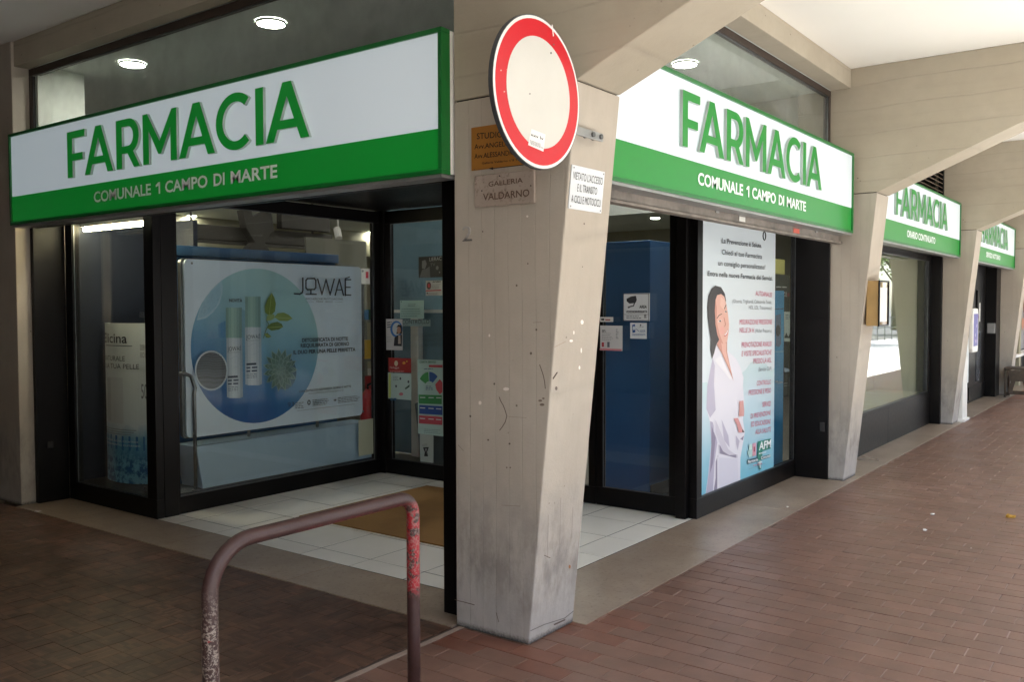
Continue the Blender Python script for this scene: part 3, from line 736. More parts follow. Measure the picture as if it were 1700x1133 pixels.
MB().prism([(-.40, .455), (-.04, .455), (-.10, .26), (-.06, .08), (-.12, .08), (-.17, .28), (-.27, .28), (-.32, .08), (-.38, .08), (-.34, .26)], 'x', 13.30, 13.315).build('side_panel', M_ST, t)
t = thing('food_poster_window', 'far window poster with bright plates of food at right edge', 'poster', (16, .25, 0))
box('frame', (14.15, 18.35, .31, .36, .003, 2.36), M_BLACK2, t)
box('sheet', (14.2, 18.3, .295, .3095, .62, 1.9), flat(S(150, 148, 150)), t)
pr = Print(planeY(.294), d0=.001)
for i in range(46):
    x = random.uniform(14.4, 18.1); z = random.uniform(.7, 1.6); r = random.uniform(.06, .2)
    pr.poly([(x+r*cos(2*pi*j/10), z+r*.8*sin(2*pi*j/10)) for j in range(10)], random.choice([S(190, 60, 40), S(220, 160, 60), S(230, 225, 215), S(120, 80, 60), S(200, 140, 110), S(60, 50, 46)]), uv=True)
pr.build(t)
box('white_table', (14.2, 18.3, .10, .29, .55, .60), M_WHITE, t); box('apron', (14.2, 18.3, .28, .29, .003, .55), M_BLACK2, t)

# ================================================================== THINGS ON THE COLUMNS
# round no-vehicles sign
RD = .292; CZ = 2.325; CX_ = -.335; YD = -.292
t = thing('road_sign', 'round red and white prohibition sign with sticker, fixed to the corner column', 'road sign', (CX_, YD, CZ-RD))
def disc(name, r0, r1, y0, y1, m_, seg=64):
    mb = MB(); vs = []; fs = []
    for k_ in range(seg):
        a = 2*pi*k_/seg
        for r_, y in ((r1, y0), (r1, y1)): vs.append((CX_+r_*cos(a), y, CZ+r_*sin(a)))
        if r0: vs.append((CX_+r0*cos(a), y0, CZ+r0*sin(a)))
    st = 3 if r0 else 2
    for k_ in range(seg):
        a = k_*st; b = ((k_+1) % seg)*st
        fs.append((a, b, b+1, a+1))
        if r0: fs.append((a, a+2, b+2, b))
    if not r0: fs.append(tuple(k_*2 for k_ in range(seg)))
    if not r0: fs.append(tuple(k_*2+1 for k_ in range(seg))[::-1])
    mb.add(vs, fs); return mb.build(name, m_, t)
disc('plate', 0, RD, YD, YD+.018, paint('sign_back_grey', S(70, 72, 74), .5, .3))
disc('white_edge', 0, RD-.004, YD-.0015, YD-.0001, flat(S(232, 232, 228), .35))
disc('red_ring', 0, RD-.016, YD-.003, YD-.0016, paint('sign_red', S(206, 32, 44), .4, 0, .08, 12, 0))
disc('white_field', 0, RD*.725, YD-.0045, YD-.0031, paint('sign_white', S(212, 209, 201), .4, 0, .06, 6, 0))
mb = MB(); mb.box(CX_-.15, .18, YD+.0185, YD+.030, 2.215, 2.25); bko = mb.build('bracket', M_ALU, t, .002)
mb = MB(); mb.box(CX_-.15, -.06, YD+.0185, YD+.030, 2.42, 2.455)
mb.build('bracket', M_ALU, t, .002)
for x in (.09, .155):
    MB().tube([(x, YD+.06, 2.2325), (x, YD+.010, 2.2325)], .011, seg=10).build('bolt', M_STEEL, bko)
pr = Print(planeY(YD-.0045), (760, 180, .15882), .0008)
pr.poly([(768, 213), (915, 272), (893, 452), (732, 382)], S(236, 234, 230))
pr.text('xxv Iv', (757, 285), (893, 335), 34, S(30, 30, 34), .02)
pr.rows((748, 330), (890, 385), 5, 12, 4, S(90, 90, 96), 3)
pr.z(740, 0, .3354); pr.line([(516, 125), (522, 178)], 5, S(235, 225, 220)); pr.ell((510, 264), 4, 6, S(60, 60, 60), 7)
for c_ in [(262, 350), (293, 346), (278, 455), (523, 222), (404, 466)]: pr.ell(c_, 4, 4, S(225, 190, 180) if c_[0] < 300 else S(120, 110, 100), 7)
pr.build(t, 'sticker')
# plaques
M_BRASS = paint('brass_plate', S(176, 120, 52), .35, .25, .15, 4, .02)
t = thing('name_plate', 'brass law office name plate with an arrow, above the stone street plaque', 'plaque', (-.005, .16, 2.12))
pl = planeX(-.006)
pslab(pl, -.312, .02, 2.122, 2.316, -.0055, 0).build('plate', M_BRASS, t, .001)
pr = Print(pl, (760, 180, .15882), .0006); BK = S(40, 26, 16)
pr.text('STUDIO', (200, 322), (470, 300), 62, BK, .01); pr.text('Avv.ANGELO', (175, 428), (545, 390), 52, BK, .008); pr.text('Avv.ALESSANDRO', (175, 528), (620, 482), 52, BK, .008)
pr.text('Galleria Valdarno n°8 Terzo', (255, 585), (700, 540), 22, BK, .01)
pr.line([(370, 628), (692, 590)], 7, BK); pr.poly([(322, 630), (372, 613), (374, 642)], BK)
pr.ell((180, 640), 6, 7, S(120, 90, 50), 8); pr.build(t)
M_TRAV = stone('travertine', S(178, 164, 152), S(162, 146, 134))
t = thing('street_plaque', 'pale stone plaque engraved GALLERIA VALDARNO', 'plaque', (-.01, .12, 1.95))
pl = planeX(-.016)
pslab(pl, -.286, .044, 1.952, 2.095, -.0155, 0).build('slab', M_TRAV, t, .002)
pr = Print(pl, (760, 180, .15882), .0004); BR = S(92, 68, 54)
pr.text('GALLERIA', (322, 820), (680, 775), 52, BR, .012); pr.text('VALDARNO', (265, 965), (750, 918), 72, BR, .014)
for c_ in [(253, 862), (765, 808), (440, 706)]: pr.ell(c_, 7, 9, S(50, 38, 32), 9)
pr.build(t)
t = thing('notice_plate', 'white plate lettered VIETATO L\'ACCESSO on the column front', 'plaque', (.15, -.2, 1.92))
pl = Plane(pl_front.p(0, 0, .006), pl_front.U, pl_front.V)
q = Print(pl, (760, 180, .15882), .0005)
u0, v1 = q.uv((1195, 590)); u1, v0 = q.uv((1500, 1100)); u0b, v0b = q.uv((1158, 1045)); u1b, v1b = q.uv((1540, 660))
uu0, uu1 = (u0+u0b)/2, (u1+u1b)/2; vv0, vv1 = (v0+v0b)/2, (v1+v1b)/2
pslab(pl, uu0, uu1, vv0, vv1, -.005, 0).build('plate', paint('enamel_white', S(226, 228, 230), .35), t, .001)
w_ = uu1-uu0; h_ = vv1-vv0; IK = S(34, 36, 40)
q.text("VIETATO L'ACCESSO", (uu0+.05*w_, vv0+.68*h_), (uu1-.05*w_, vv0+.68*h_), .17*h_, IK, .0, uv=True)
q.text('E IL TRANSITO', (uu0+.2*w_, vv0+.42*h_), (uu1-.2*w_, vv0+.42*h_), .17*h_, IK, .0, uv=True)
q.text('A CICLI E MOTOCICLI', (uu0+.05*w_, vv0+.15*h_), (uu1-.06*w_, vv0+.15*h_), .17*h_, IK, .0, uv=True)
for a in (.05, .95):
    for b in (.06, .94):
        q.poly([(uu0+a*w_+.004*cos(i), vv0+b*h_+.004*sin(i)) for i in (0, 1.05, 2.1, 3.14, 4.2, 5.2)], S(70, 70, 74), uv=True)
q.build(t)
t = thing('house_number', 'faint raised number 2 on the corner column', 'number', (0, .34, 1.8))
pr = Print(planeX(0), d0=.004); u0, v0 = pr.pl.px(769, 401); u1, _ = pr.pl.px(784, 398)
vs, fs = glyphs('2', .0); H, y0 = cap_h(0.)
mb = MB(); nn = len(vs); X0 = min(a for a, b in vs); X1 = max(a for a, b in vs)
for d_ in (-.001, .006): mb.v += [pr.pl.p(u0+(a-X0)/(X1-X0)*(u1-u0), v0+(b-y0)/H*.068, d_) for a, b in vs]
mb.f = [tuple(f) for f in fs]+[tuple(i+nn for i in f) for f in fs]
edges = {}
for f in fs:
    for a, b in zip(f, f[1:]+f[:1]): edges[(a, b)] = 1
mb.f += [(a, b, b+nn, a+nn) for (a, b) in edges if (b, a) not in edges]; mb.mi = [0]*len(mb.f)
mb.build('numeral', M_CONC, t)
# notice box on the second column
t = thing('notice_box', 'flat wooden notice box on the front of the second column', 'notice box', (4.80, -.18, 1.3))
MB().box(4.66, 4.96, -.262, -.165, 1.335, 1.715).build('case', paint('box_wood', S(186, 150, 96), .5, 0, .15, 8), t, .004)
mb = MB(); frame_rect(mb, planeY(-.2625), 4.655, 4.965, 1.33, 1.72, .014, .014, .014, .014, 0, .012); mb.build('rim', M_BLACK, t)
pslab(planeY(-.2625), 4.67, 4.95, 1.345, 1.705, 0, .004).build('glass_pane', M_GLASS, t)
box('paper', (4.70, 4.92, -.2668, -.2666, 1.37, 1.66), flat(S(226, 224, 216)), t)
# handrail
k = N('chipped_paint'); c = k.coord(); sp = k.n('SeparateXYZ'); k.l(c, sp.inputs[0])
n1 = k.noise(c, 95, 5, .7); n2 = k.noise(c, 30, 5, .65); n3 = k.noise(c, 9, 3)
brown = k.mix(n3, S(74, 50, 48), S(58, 39, 37))
z_ = sp.outputs['Z']; x_ = sp.outputs['X']
zone = k.ramp(k.math('ADD', z_, k.math('MULTIPLY', n3, .10)), [(.60, BW(1)), (.74, BW(0))])
leftleg = k.ramp(x_, [(.30, BW(1)), (.36, BW(0))])
redz = k.math('MULTIPLY', k.ramp(z_, [(.42, BW(0)), (.47, BW(1)), (.76, BW(1)), (.79, BW(0))]), k.math('SUBTRACT', 1., leftleg))
redm = k.math('MULTIPLY', k.ramp(n2, [(.42, BW(0)), (.46, BW(1))]), redz)
red2 = k.math('MULTIPLY', k.math('MULTIPLY', k.ramp(n2, [(.66, BW(0)), (.68, BW(1))]), zone), leftleg)
chip = k.math('MULTIPLY', k.ramp(n1, [(.50, BW(0)), (.56, BW(1))]), k.math('ADD', k.math('MULTIPLY', zone, leftleg), k.math('MULTIPLY', redz, .45)))
rust = k.ramp(n2, [(.36, BW(.8)), (.44, BW(0))])
col = k.mix(k.math('MULTIPLY', rust, zone), brown, S(66, 40, 30))
col = k.mix(redm, col, S(158, 28, 40)); col = k.mix(red2, col, S(150, 40, 44)); col = k.mix(chip, col, S(156, 144, 134))
k.base(col); k.rough(k.ramp(n2, [(.4, BW(.5)), (.6, BW(.34))])); k.bump(n1, .35, .003)
M_RAIL = k.m
yr = -.02; xl, xr = -1.637, -.765; zt = .800; rb = .15
pts = [(xl, yr, -.05), (xl, yr, .3), (xl, yr, .5), (xl, yr, zt-rb-.03)]
for i in range(1, 11): a = pi-(pi/2)*i/10; pts.append((xl+rb+rb*cos(a), yr, zt-rb+rb*sin(a)))
rb2 = .07
pts.append(((xl+xr)/2, yr, zt))
for i in range(0, 11): a = pi/2-(pi/2)*i/10; pts.append((xr-rb2+rb2*cos(a), yr, zt-rb2+rb2*sin(a)))
pts += [(xr, yr, .5), (xr, yr, .3), (xr, yr, -.05)]
t = thing('hoop_barrier', 'brown steel hoop barrier with chipped red paint in the foreground', 'barrier', (xl, yr, 0))
MB().tube(pts, .0245, seg=20).build('tube', M_RAIL, t, smooth=True)
for x in (xl, xr): MB().tube([(x, yr, -.001), (x, yr, .008)], .055, seg=20).build('base_plate', M_RAIL, t)

# ================================================================== BIG SKINCARE BOARD
PLB = planeY(3.60)
def pxu(pl, x, y): return pl.px(x, y)
bu0 = (pxu(PLB, 306, 428)[0]+pxu(PLB, 310, 728)[0])/2; bu1 = pxu(PLB, 601, 560)[0]; bv1 = (pxu(PLB, 306, 428)[1]+pxu(PLB, 600, 445)[1])/2; bv0 = (pxu(PLB, 310, 728)[1]+pxu(PLB, 601, 690)[1])/2
t = thing('advertising_board', 'large pale blue rounded skincare board with bottles, leaves and succulent', 'advert', ((bu0+bu1)/2, 3.62, bv0))
def rrect(u0, u1, v0, v1, r, n=5):
    return [p for cx, cy, a in ((u1-r, v0+r, -90), (u1-r, v1-r, 0), (u0+r, v1-r, 90), (u0+r, v0+r, 180)) for p in _arc(cx, cy, r, r, a, a+90, n)]
M_BOARD = paint('board_print', S(222, 238, 254), .35, 0, .05, 1.5, 0)
MB().prism(rrect(bu0, bu1, bv0, bv1, .04), 'y', 3.602, 3.622).build('panel', M_BOARD, t)
MB().prism(rrect(bu0-.02, bu1-.005, bv0-.005, bv1+.005, .04), 'y', 3.6225, 3.655).build('backing', M_STEEL, t)
for sx in (.35, .75): MB().tube([(bu0+(bu1-bu0)*sx, 3.70, 0.46), (bu0+(bu1-bu0)*sx, 3.665, 1.0)], .012, seg=8).build('stand_leg', M_STEEL, t)
pr = Print(PLB, (300, 420, .2824), -.0015, .00012)
cu0 = pr.uv((57, 600))[0]; cu1 = pr.uv((812, 560))[0]; cv1 = pr.uv((450, 95))[1]; cv0 = pr.uv((420, 1003))[1]
cu, cv, cr = (cu0+cu1)/2, (cv0+cv1)/2, (cu1-cu0+cv1-cv0)/4
# the circle's printed blue gradient, pale teal to deep blue
k = N('circle_print'); c = k.n('NewGeometry').outputs['Position']; sp = k.n('SeparateXYZ'); k.l(c, sp.inputs[0])
g1 = k.math('ADD', k.math('MULTIPLY', k.math('SUBTRACT', sp.outputs['Z'], cv-cr), 1/(2*cr)*.72), k.math('MULTIPLY', k.math('SUBTRACT', sp.outputs['X'], cu-cr), 1/(2*cr)*.30))
g1 = k.math('ADD', g1, k.math('MULTIPLY', k.math('SUBTRACT', k.noise(c, 2.5, 3), .5), .22))
k.base(k.ramp(g1, [(.08, S(24, 78, 150)), (.30, S(52, 116, 178)), (.50, S(118, 172, 204)), (.75, S(160, 204, 214)), (1., S(176, 214, 214))])); k.rough(.4)
pr.poly([(cu+cr*cos(2*pi*i/64), cv+cr*sin(2*pi*i/64)) for i in range(64)], k.m, uv=True)
pr.poly([(240, 165), (248, 200), (245, 245), (228, 300), (195, 348), (150, 385), (96, 398), (108, 345), (135, 285), (175, 222)], S(172, 206, 224))
pr.poly([(232, 180), (236, 240), (220, 295), (188, 338), (148, 372), (104, 386), (114, 345), (138, 290), (178, 230)], S(156, 196, 218))
rr = random.Random(5)
for i in range(26):
    a = rr.uniform(0, 1); b = rr.uniform(.15, .85); pr.ell((110+110*a+rr.uniform(-10, 10), 372-170*a*b-rr.uniform(0, 25)), 2.5, 2.5, S(110, 150, 178), 6)
# soft printed drop shapes beside bottles
pr.poly([(355, 330), (380, 340), (385, 500), (362, 500)], S(120, 168, 192)); pr.poly([(220, 420), (262, 400), (262, 500), (222, 500)], S(92, 150, 196))
def bottle(cap, body, lab):
    x0, y0, x1, y1 = cap
    for i in range(6):
        cc = [S(126, 164, 160), S(148, 188, 182), S(160, 198, 190), S(150, 188, 182), S(132, 170, 166), S(116, 154, 152)][i]
        pr.poly([(x0+(x1-x0)*i/6, y0), (x0+(x1-x0)*(i+1)/6, y0), (x0+(x1-x0)*(i+1)/6, y1), (x0+(x1-x0)*i/6, y1)], cc)
    x0, y0, x1, y1 = body
    for i in range(6):
        cc = [S(176, 192, 206), S(204, 216, 226), S(216, 226, 234), S(206, 218, 228), S(188, 202, 214), S(160, 178, 194)][i]
        pr.poly([(x0+(x1-x0)*i/6, y0), (x0+(x1-x0)*(i+1)/6, y0-1), (x0+(x1-x0)*(i+1)/6+4, y1-(1 if i < 5 else 8)), (x0+(x1-x0)*i/6+3, y1+(0 if i else -6))], cc)
    tx = S(44, 56, 76)
    pr.text('JOWAÉ', (x0+6, lab), (x1-6, lab-4), 24, tx, .0)
    pr.rows((x0+12, lab+10), (x1-10, lab+8), 1, 8, 2.5, S(120, 134, 150), 2)
    yb = y1-130
    pr.poly([(x0+8, yb), (x0+66, yb-3), (x0+66, yb+9), (x0+8, yb+12)], tx); pr.rows((x0+8, yb+32), (x1-4, yb+27), 2, 20, 10, S(70, 84, 110), 4); pr.rows((x0+8, yb+68), (x1-20, yb+64), 3, 10, 4, S(110, 124, 150), 5)
    pr.line([(x0+20, y1-230), (x0+55, y1-250), (x1-14, y1-225), (x1-20, y1-190), (x0+40, y1-180)], 2, S(180, 196, 210))
bottle((378, 257, 468, 438), (376, 438, 472, 780), 508)
bottle((262, 322, 356, 503), (265, 501, 358, 855), 578)
GR1, GR2, GR3 = S(112, 136, 58), S(132, 154, 74), S(92, 116, 52)
for L, c_, mid in [([(530, 235), (546, 265), (554, 300), (548, 345), (530, 364), (508, 366), (491, 350), (490, 310), (505, 270)], GR1, ((528, 240), (515, 364))), ([(545, 378), (565, 355), (600, 351), (630, 365), (652, 387), (620, 402), (575, 400)], GR2, ((548, 380), (648, 386))), ([(500, 440), (525, 414), (562, 405), (588, 418), (597, 436), (570, 452), (528, 458)], GR3, ((504, 440), (594, 434))), ([(487, 478), (503, 470), (526, 492), (512, 501), (496, 498)], GR1, ((490, 478), (522, 496))), ([(497, 400), (500, 372), (520, 362), (545, 362), (545, 385), (525, 398)], S(150, 176, 120), ((498, 398), (543, 366)))]:
    pr.poly(L, c_); pr.line(mid, 3, S(166, 184, 110))
pr.line([(500, 400), (512, 420), (495, 455), (480, 500)], 4, S(96, 112, 60))
sc_ = (578, 688)
pr.ell((600, 705), 74, 100, S(58, 96, 116), 20)
for ring, (n_, r0, ln, wd_) in enumerate([(15, 52, 72, 26), (13, 38, 60, 26), (10, 24, 46, 22), (7, 10, 30, 17), (5, 0, 18, 11)]):
    for j in range(n_):
        a = 2*pi*j/n_+ring*.5; ca, sa = cos(a), sin(a); ky = 1.22
        def q2(al, ac): return (sc_[0]+(ca*al-sa*ac)*.82, sc_[1]+(sa*al+ca*ac)*ky*.86)
        sh = rr.uniform(-12, 12)
        pr.poly([q2(r0, -wd_*.35), q2(r0+ln*.55, -wd_*.62), q2(r0+ln, 0), q2(r0+ln*.55, wd_*.62), q2(r0, wd_*.35)], S(150+sh, 178+sh, 168+sh))
        pr.poly([q2(r0, -wd_*.28), q2(r0+ln*.53, -wd_*.5), q2(r0+ln*.9, 0), q2(r0+ln*.53, wd_*.5), q2(r0, wd_*.28)], S(78+ring*10+sh, 116+ring*8+sh, 108+ring*8+sh))
pr.ell((168, 692), 97, 118, S(206, 220, 230), 36); pr.ell((168, 692), 88, 108, S(104, 110, 116), 36)
for i in range(15):
    y = 600+i*13.5; hw = 86*math.sqrt(max(0, 1-((y-692)/106)**2)); pr.line([(168-hw, y), (168-hw*.3, y-4), (168+hw*.2, y+3), (168+hw, y-2)], rr.uniform(2, 6), rr.choice([S(84, 88, 94), S(134, 140, 144), S(74, 76, 80), S(120, 126, 132)]))
INK = S(30, 32, 44)
def st(pts, th=9): pr.line(pts, th, INK)
st([(655, 241), (685, 243), (699, 235), (703, 220), (703, 150)]); st([(730, 152), (770, 151), (779, 162), (779, 205), (771, 215), (730, 217), (721, 206), (721, 163), (730, 152)], 8); st([(750, 217), (750, 240)], 8); st([(722, 244), (781, 244)], 7)
st([(790, 156), (815, 244), (839, 158), (863, 245), (887, 156)], 8); st([(893, 248), (917, 157), (941, 249)], 8); st([(902, 218), (933, 218)], 6); st([(952, 157), (952, 250)], 9); st([(952, 158), (983, 158)], 7); st([(952, 203), (980, 203)], 7); st([(952, 248), (983, 249)], 7); st([(952, 151), (976, 143)], 6)
pr.text('RECHERCHE PHYTOACTIVE', (720, 276), (937, 278), 11, S(70, 80, 96)); pr.text('PARIS   SÉOUL', (782, 291), (880, 292), 8, S(70, 80, 96)); pr.line([(720, 287), (765, 288)], 1.5, S(110, 120, 136)); pr.line([(892, 289), (935, 290)], 1.5, S(110, 120, 136))
pr.text('NOVITÀ', (269, 290), (345, 290), 19, INK, .03)
pr.text('DETOSSIFICATA DI NOTTE', (697, 525), (967, 515), 22, INK, .03); pr.text('RIEQUILIBRATA DI GIORNO', (689, 557), (974, 545), 22, INK, .03); pr.text('IL DUO PER UNA PELLE PERFETTA', (646, 597), (1011, 578), 23, INK, .03)
pr.text('CONCENTRATI DI GIOVINEZZA GIORNO E NOTTE', (680, 822), (984, 790), 13, S(50, 56, 70), .03); pr.text('ALLE LUMIFENOLI ANTIOSSIDANTI E TÈ', (735, 832), (940, 812), 10, S(120, 128, 140), 0)
pr.text('93', (612, 908), (650, 903), 28, S(34, 50, 80), 0); pr.text('0', (728, 895), (747, 893), 30, INK, .02); pr.text('+', (882, 875), (900, 873), 16, INK, .05)
pr.rows((655, 885), (712, 880), 4, 10, 4, S(96, 110, 130), 6); pr.rows((757, 868), (870, 858), 4, 10, 4, S(110, 120, 134), 7); pr.rows((905, 855), (1050, 840), 4, 9, 4, S(110, 120, 134), 8); pr.line([(665, 928), (1000, 888)], 2, S(130, 140, 152))
for c_ in [(45, 62), (1050, 108), (55, 1062), (1052, 932)]: pr.ell(c_, 6, 7, S(110, 116, 120), 10)
pr.build(t)

# items inside the big window
o = MB().prism([(.80, .14), (2.565, .14), (2.565, .465), (.745, .465)], 'y', 3.585, 3.86).build('display_plinth', M_PLINTH, None, .004, base=(1.6, 3.7, .14)); tag(o, 'pale blue display plinth under the skincare board', 'plinth')
o = box('window_ledge', (.56, 2.58, 3.57, 3.9, .005, .138), paint('ledge_dark', S(60, 66, 74), .5), base=(1.6, 3.7, 0)); tag(o, 'dark ledge at the foot of the big window', 'ledge')
t = thing('bent_rod', 'grey bent metal rod standing at the left end of the big window', 'rod', (.62, 3.57, .138))
rx = planeY(3.58); a0 = rx.px(325, 815); a1 = rx.px(324, 645); a2 = rx.px(317, 625); a3 = rx.px(305, 620)
MB().tube([(a0[0], 3.58, .139), (a0[0], 3.58, a1[1]-.04), (a1[0], 3.58, a1[1]), (a2[0], 3.58, a2[1]), (a3[0], 3.58, a3[1]), (a3[0]-.05, 3.58, a3[1]-.005)], .014, seg=10).build('rod', M_STEEL, t, smooth=True)
MB().tube([(a0[0], 3.58, .138), (a0[0], 3.58, .146)], .03, seg=14).build('foot', M_STEEL, t)
t = thing('partition', 'dark blue partition behind the skincare board', 'partition', (1.6, 3.95, 0))
box('panel', (.62, 2.45, 3.92, 3.97, 0, 1.905), M_DARKBLUE, t, .004); box('rail', (.60, 2.47, 3.90, 3.99, 1.906, 1.985), paint('blue_rail', S(52, 92, 134), .45), t, .004)
mb = MB(); frame_rect(mb, planeY(3.919), 1.75, 2.38, 1.55, 1.88, .01, .01, .01, .01, 0, .004); mb.build('inset_frame', M_BLACK, t)
o = box('paper_sheet', (2.35, 2.53, 3.535, 3.537, .18, .50), flat(S(196, 198, 176)), base=(2.44, 3.536, .18)); tag(o, 'cream paper sheet low at the right end of the big window', 'paper')
# narrow display case: totem, dark walls, second poster
t = thing('display_case', 'dark blue case around the curved totem in the narrow display window', 'display case', (.75, 4.2, 0))
box('back_panel', (1.02, 1.06, 3.99, 4.70, 0, 2.2), paint('case_blue', S(20, 29, 46), .6), t)
box('side_panel', (.43, 1.06, 4.71, 4.75, 0, 2.2), paint('case_blue2', S(18, 26, 42), .6), t)
box('floor_panel', (.425, 1.015, 3.605, 4.70, .02, .13), M_BLACK2, t)
t = thing('cardboard_totem', 'curved white and blue skincare totem in the narrow display window', 'totem', (.66, 4.34, .13))
TR = .285; TX, TY = .70, 4.385; TZ0, TZ1 = .135, 1.385
def tp(a, z, r=TR): return (TX-r*.45*cos(a), TY-r*sin(a), z)     # a=0 faces -X
angs = [-1.5+3.0*i/24 for i in range(25)]
k = N('totem_print'); c = k.n('NewGeometry').outputs['Position']; sp = k.n('SeparateXYZ'); k.l(c, sp.inputs[0])
n_ = k.noise(c, 7, 5, .6); n2_ = k.noise(c, 20, 5, .7)
zz = k.math('ADD', sp.outputs['Z'], k.math('MULTIPLY', k.math('SUBTRACT', n_, .5), .22))
col = k.ramp(zz, [(.30, S(24, 92, 144)), (.45, S(90, 160, 196)), (.60, S(214, 226, 230)), (1.3, S(218, 226, 226))])
col = k.mix(k.math('MULTIPLY', k.ramp(n2_, [(.45, BW(0)), (.55, BW(1))]), k.ramp(zz, [(.30, BW(.8)), (.45, BW(0))])), col, S(130, 196, 224))
sidev = k.ramp(k.math('ADD', sp.outputs['Y'], k.math('MULTIPLY', n_, -.16)), [(.0, BW(0)), (1., BW(0))])
col = k.mix(sidev, col, S(120, 182, 206)); k.base(col); k.rough(.45); M_TOT = k.m
mb = MB()
for r_ in (TR, TR-.006):
    mb.v += [Vector(tp(a, z, r_)) for z in (TZ0, TZ1) for a in angs]
n = 25
for i in range(24):
    mb.f += [(i, i+1, n+i+1, n+i), (2*n+i+1, 2*n+i, 3*n+i, 3*n+i+1), (n+i, n+i+1, 3*n+i+1, 3*n+i), (i+1, i, 2*n+i, 2*n+i+1)]
mb.f += [(0, n, 3*n, 2*n), (24, 24+2*n, 24+3*n, 24+n)]; mb.mi = [0]*len(mb.f)
mb.build('body', M_TOT, t, smooth=False)
def wrap_text(tx, a0, a1, z, cap, col, bold=0.):
    vs, fs = glyphs(tx, bold); H, y0 = cap_h(bold); x0 = min(v[0] for v in vs); x1 = max(v[0] for v in vs)
    mb.add([tp(a0+(a1-a0)*(v[0]-x0)/(x1-x0), z+(v[1]-y0)/H*cap, TR+.0022) for v in vs], fs, flat(col))
def wrap_rect(a0, a1, z0, z1, col, r=.0012):
    N_ = 10; vs = [tp(a0+(a1-a0)*i/N_, z, TR+r) for z in (z0, z1) for i in range(N_+1)]
    mb.add(vs, [(i, i+1, N_+2+i, N_+1+i) for i in range(N_)], flat(col))
mb = MB(); DKT = S(40, 44, 52)
wrap_text('Elicina', -.75, .55, 1.23, .075, DKT, .01); wrap_rect(-.6, .75, 1.205, 1.212, S(120, 130, 136))
wrap_text('NATURALE', -.75, .45, 1.09, .038, DKT); wrap_text('PER LA TUA PELLE', -1.1, 1.0, 1.03, .038, DKT)
wrap_rect(-.55, .35, .60, .96, S(206, 212, 216)); wrap_rect(-.52, -.25, .61, .95, S(186, 194, 200), .0016)
wrap_rect(-1.45, 1.45, .395, .505, S(24, 104, 164)); wrap_text('SMAGLIATURE, ACNE, CICATRICI', -1.0, .9, .455, .014, S(220, 232, 240)); wrap_text('INVECCHIAMENTO CUTANEO', -1.0, 1.0, .425, .014, S(220, 232, 240))
for i in range(3): wrap_rect(-.8, .85-.1*i, .55-.018*i, .556-.018*i, S(140, 150, 160))
mb.build('print', None, t)
t = thing('dark_poster', 'black poster strip with pale lettering at the right of the narrow display window', 'poster', (.6, 3.72, .14))
PLD = planeX(.52)
pslab(PLD, -3.80, -3.61, .14, 1.80, -.006, 0).build('sheet', flat(S(22, 22, 26), .3), t)
pr = Print(PLD, (110, 500, .3002), .0008)
for tx, a, b, cp in [('DERC', (408, 90), (444, 92), 30), ('DERC', (410, 272), (446, 274), 30), ('ECC', (412, 312), (446, 314), 26), ('50', (416, 540), (450, 542), 80), ('C', (425, 1050), (446, 1052), 26)]: pr.text(tx, a, b, cp, S(150, 154, 160), .005)
pr.build(t)

# ================================================================== STICKERS ON THE LEFT DOOR LEAF
PLG = planeX(2.5705+.0)
def sheet(name, label, cat, pl, quad, col, zoom, draw=None, group=None, th=.0015):
    q = Print(pl, zoom); us = [q.uv(p) for p in quad]
    u0 = min(p[0] for p in us); u1 = max(p[0] for p in us); v0 = (us[2][1]+us[3][1])/2; v1 = (us[0][1]+us[1][1])/2
    u0 = (us[0][0]+us[3][0])/2; u1 = (us[1][0]+us[2][0])/2
    c0 = pl.p((u0+u1)/2, v0); t = thing(name, label, cat, tuple(c0), group)
    pslab(pl, u0, u1, v0, v1, -.0005, th-.0005).build('sheet', flat(col), t)
    q.d = th
    if draw: draw(q)
    q.build(t); return t
ZA = (600, 380, .19417); ZB = (620, 560, .19417)
GRP = 'notices on the glass door'
def d_lierac(q):
    q.poly([(515, 260), (545, 258), (560, 300), (545, 345), (520, 340)], S(120, 120, 124)); q.poly([(500, 415), (520, 350), (550, 345), (585, 320), (590, 416)], S(100, 100, 104)); q.poly([(505, 258), (540, 250), (560, 262), (520, 275), (518, 330), (506, 300)], S(12, 12, 14))
    q.text('LIERAC', (583, 277), (687, 268), 30, S(170, 172, 176), 0); q.text('TV', (590, 322), (632, 318), 26, S(110, 112, 116)); q.ell((650, 335), 12, 18, S(110, 110, 116), 12); q.ell((670, 372), 6, 8, S(120, 120, 124), 8)
sheet('door_notice', 'black rectangular poster reading LIERAC on the glass door', 'poster', PLG, [(490, 240), (696, 232), (696, 412), (490, 420)], S(24, 24, 26), ZA, d_lierac)
def d_avv(q):
    q.ell((578, 487), 20, 32, S(90, 70, 70), 14); q.ell((578, 487), 11, 18, S(210, 60, 70), 10); q.text('AVVISO', (608, 462), (680, 458), 14, S(40, 40, 46), .04); q.rows((608, 480), (682, 477), 4, 10, 3, S(130, 130, 136), 2); q.poly([(556, 527), (688, 521), (688, 530), (556, 536)], S(190, 40, 60)); q.rows((575, 552), (682, 548), 3, 8, 3, S(140, 140, 146), 3); q.ell((571, 552), 6, 8, S(60, 60, 66), 8)
sheet('door_notice', 'small white notice with red stripe and shield on the glass door', 'notice', PLG, [(551, 447), (691, 438), (691, 570), (551, 573)], S(206, 208, 206), ZA, d_avv)
def d_list(q):
    q.rows((400, 650), (465, 648), 2, 14, 4, S(90, 120, 120), 2); q.rows((345, 690), (525, 688), 4, 20, 4, S(96, 130, 130), 5); q.ell((350, 624), 4, 5, S(40, 40, 40), 8)
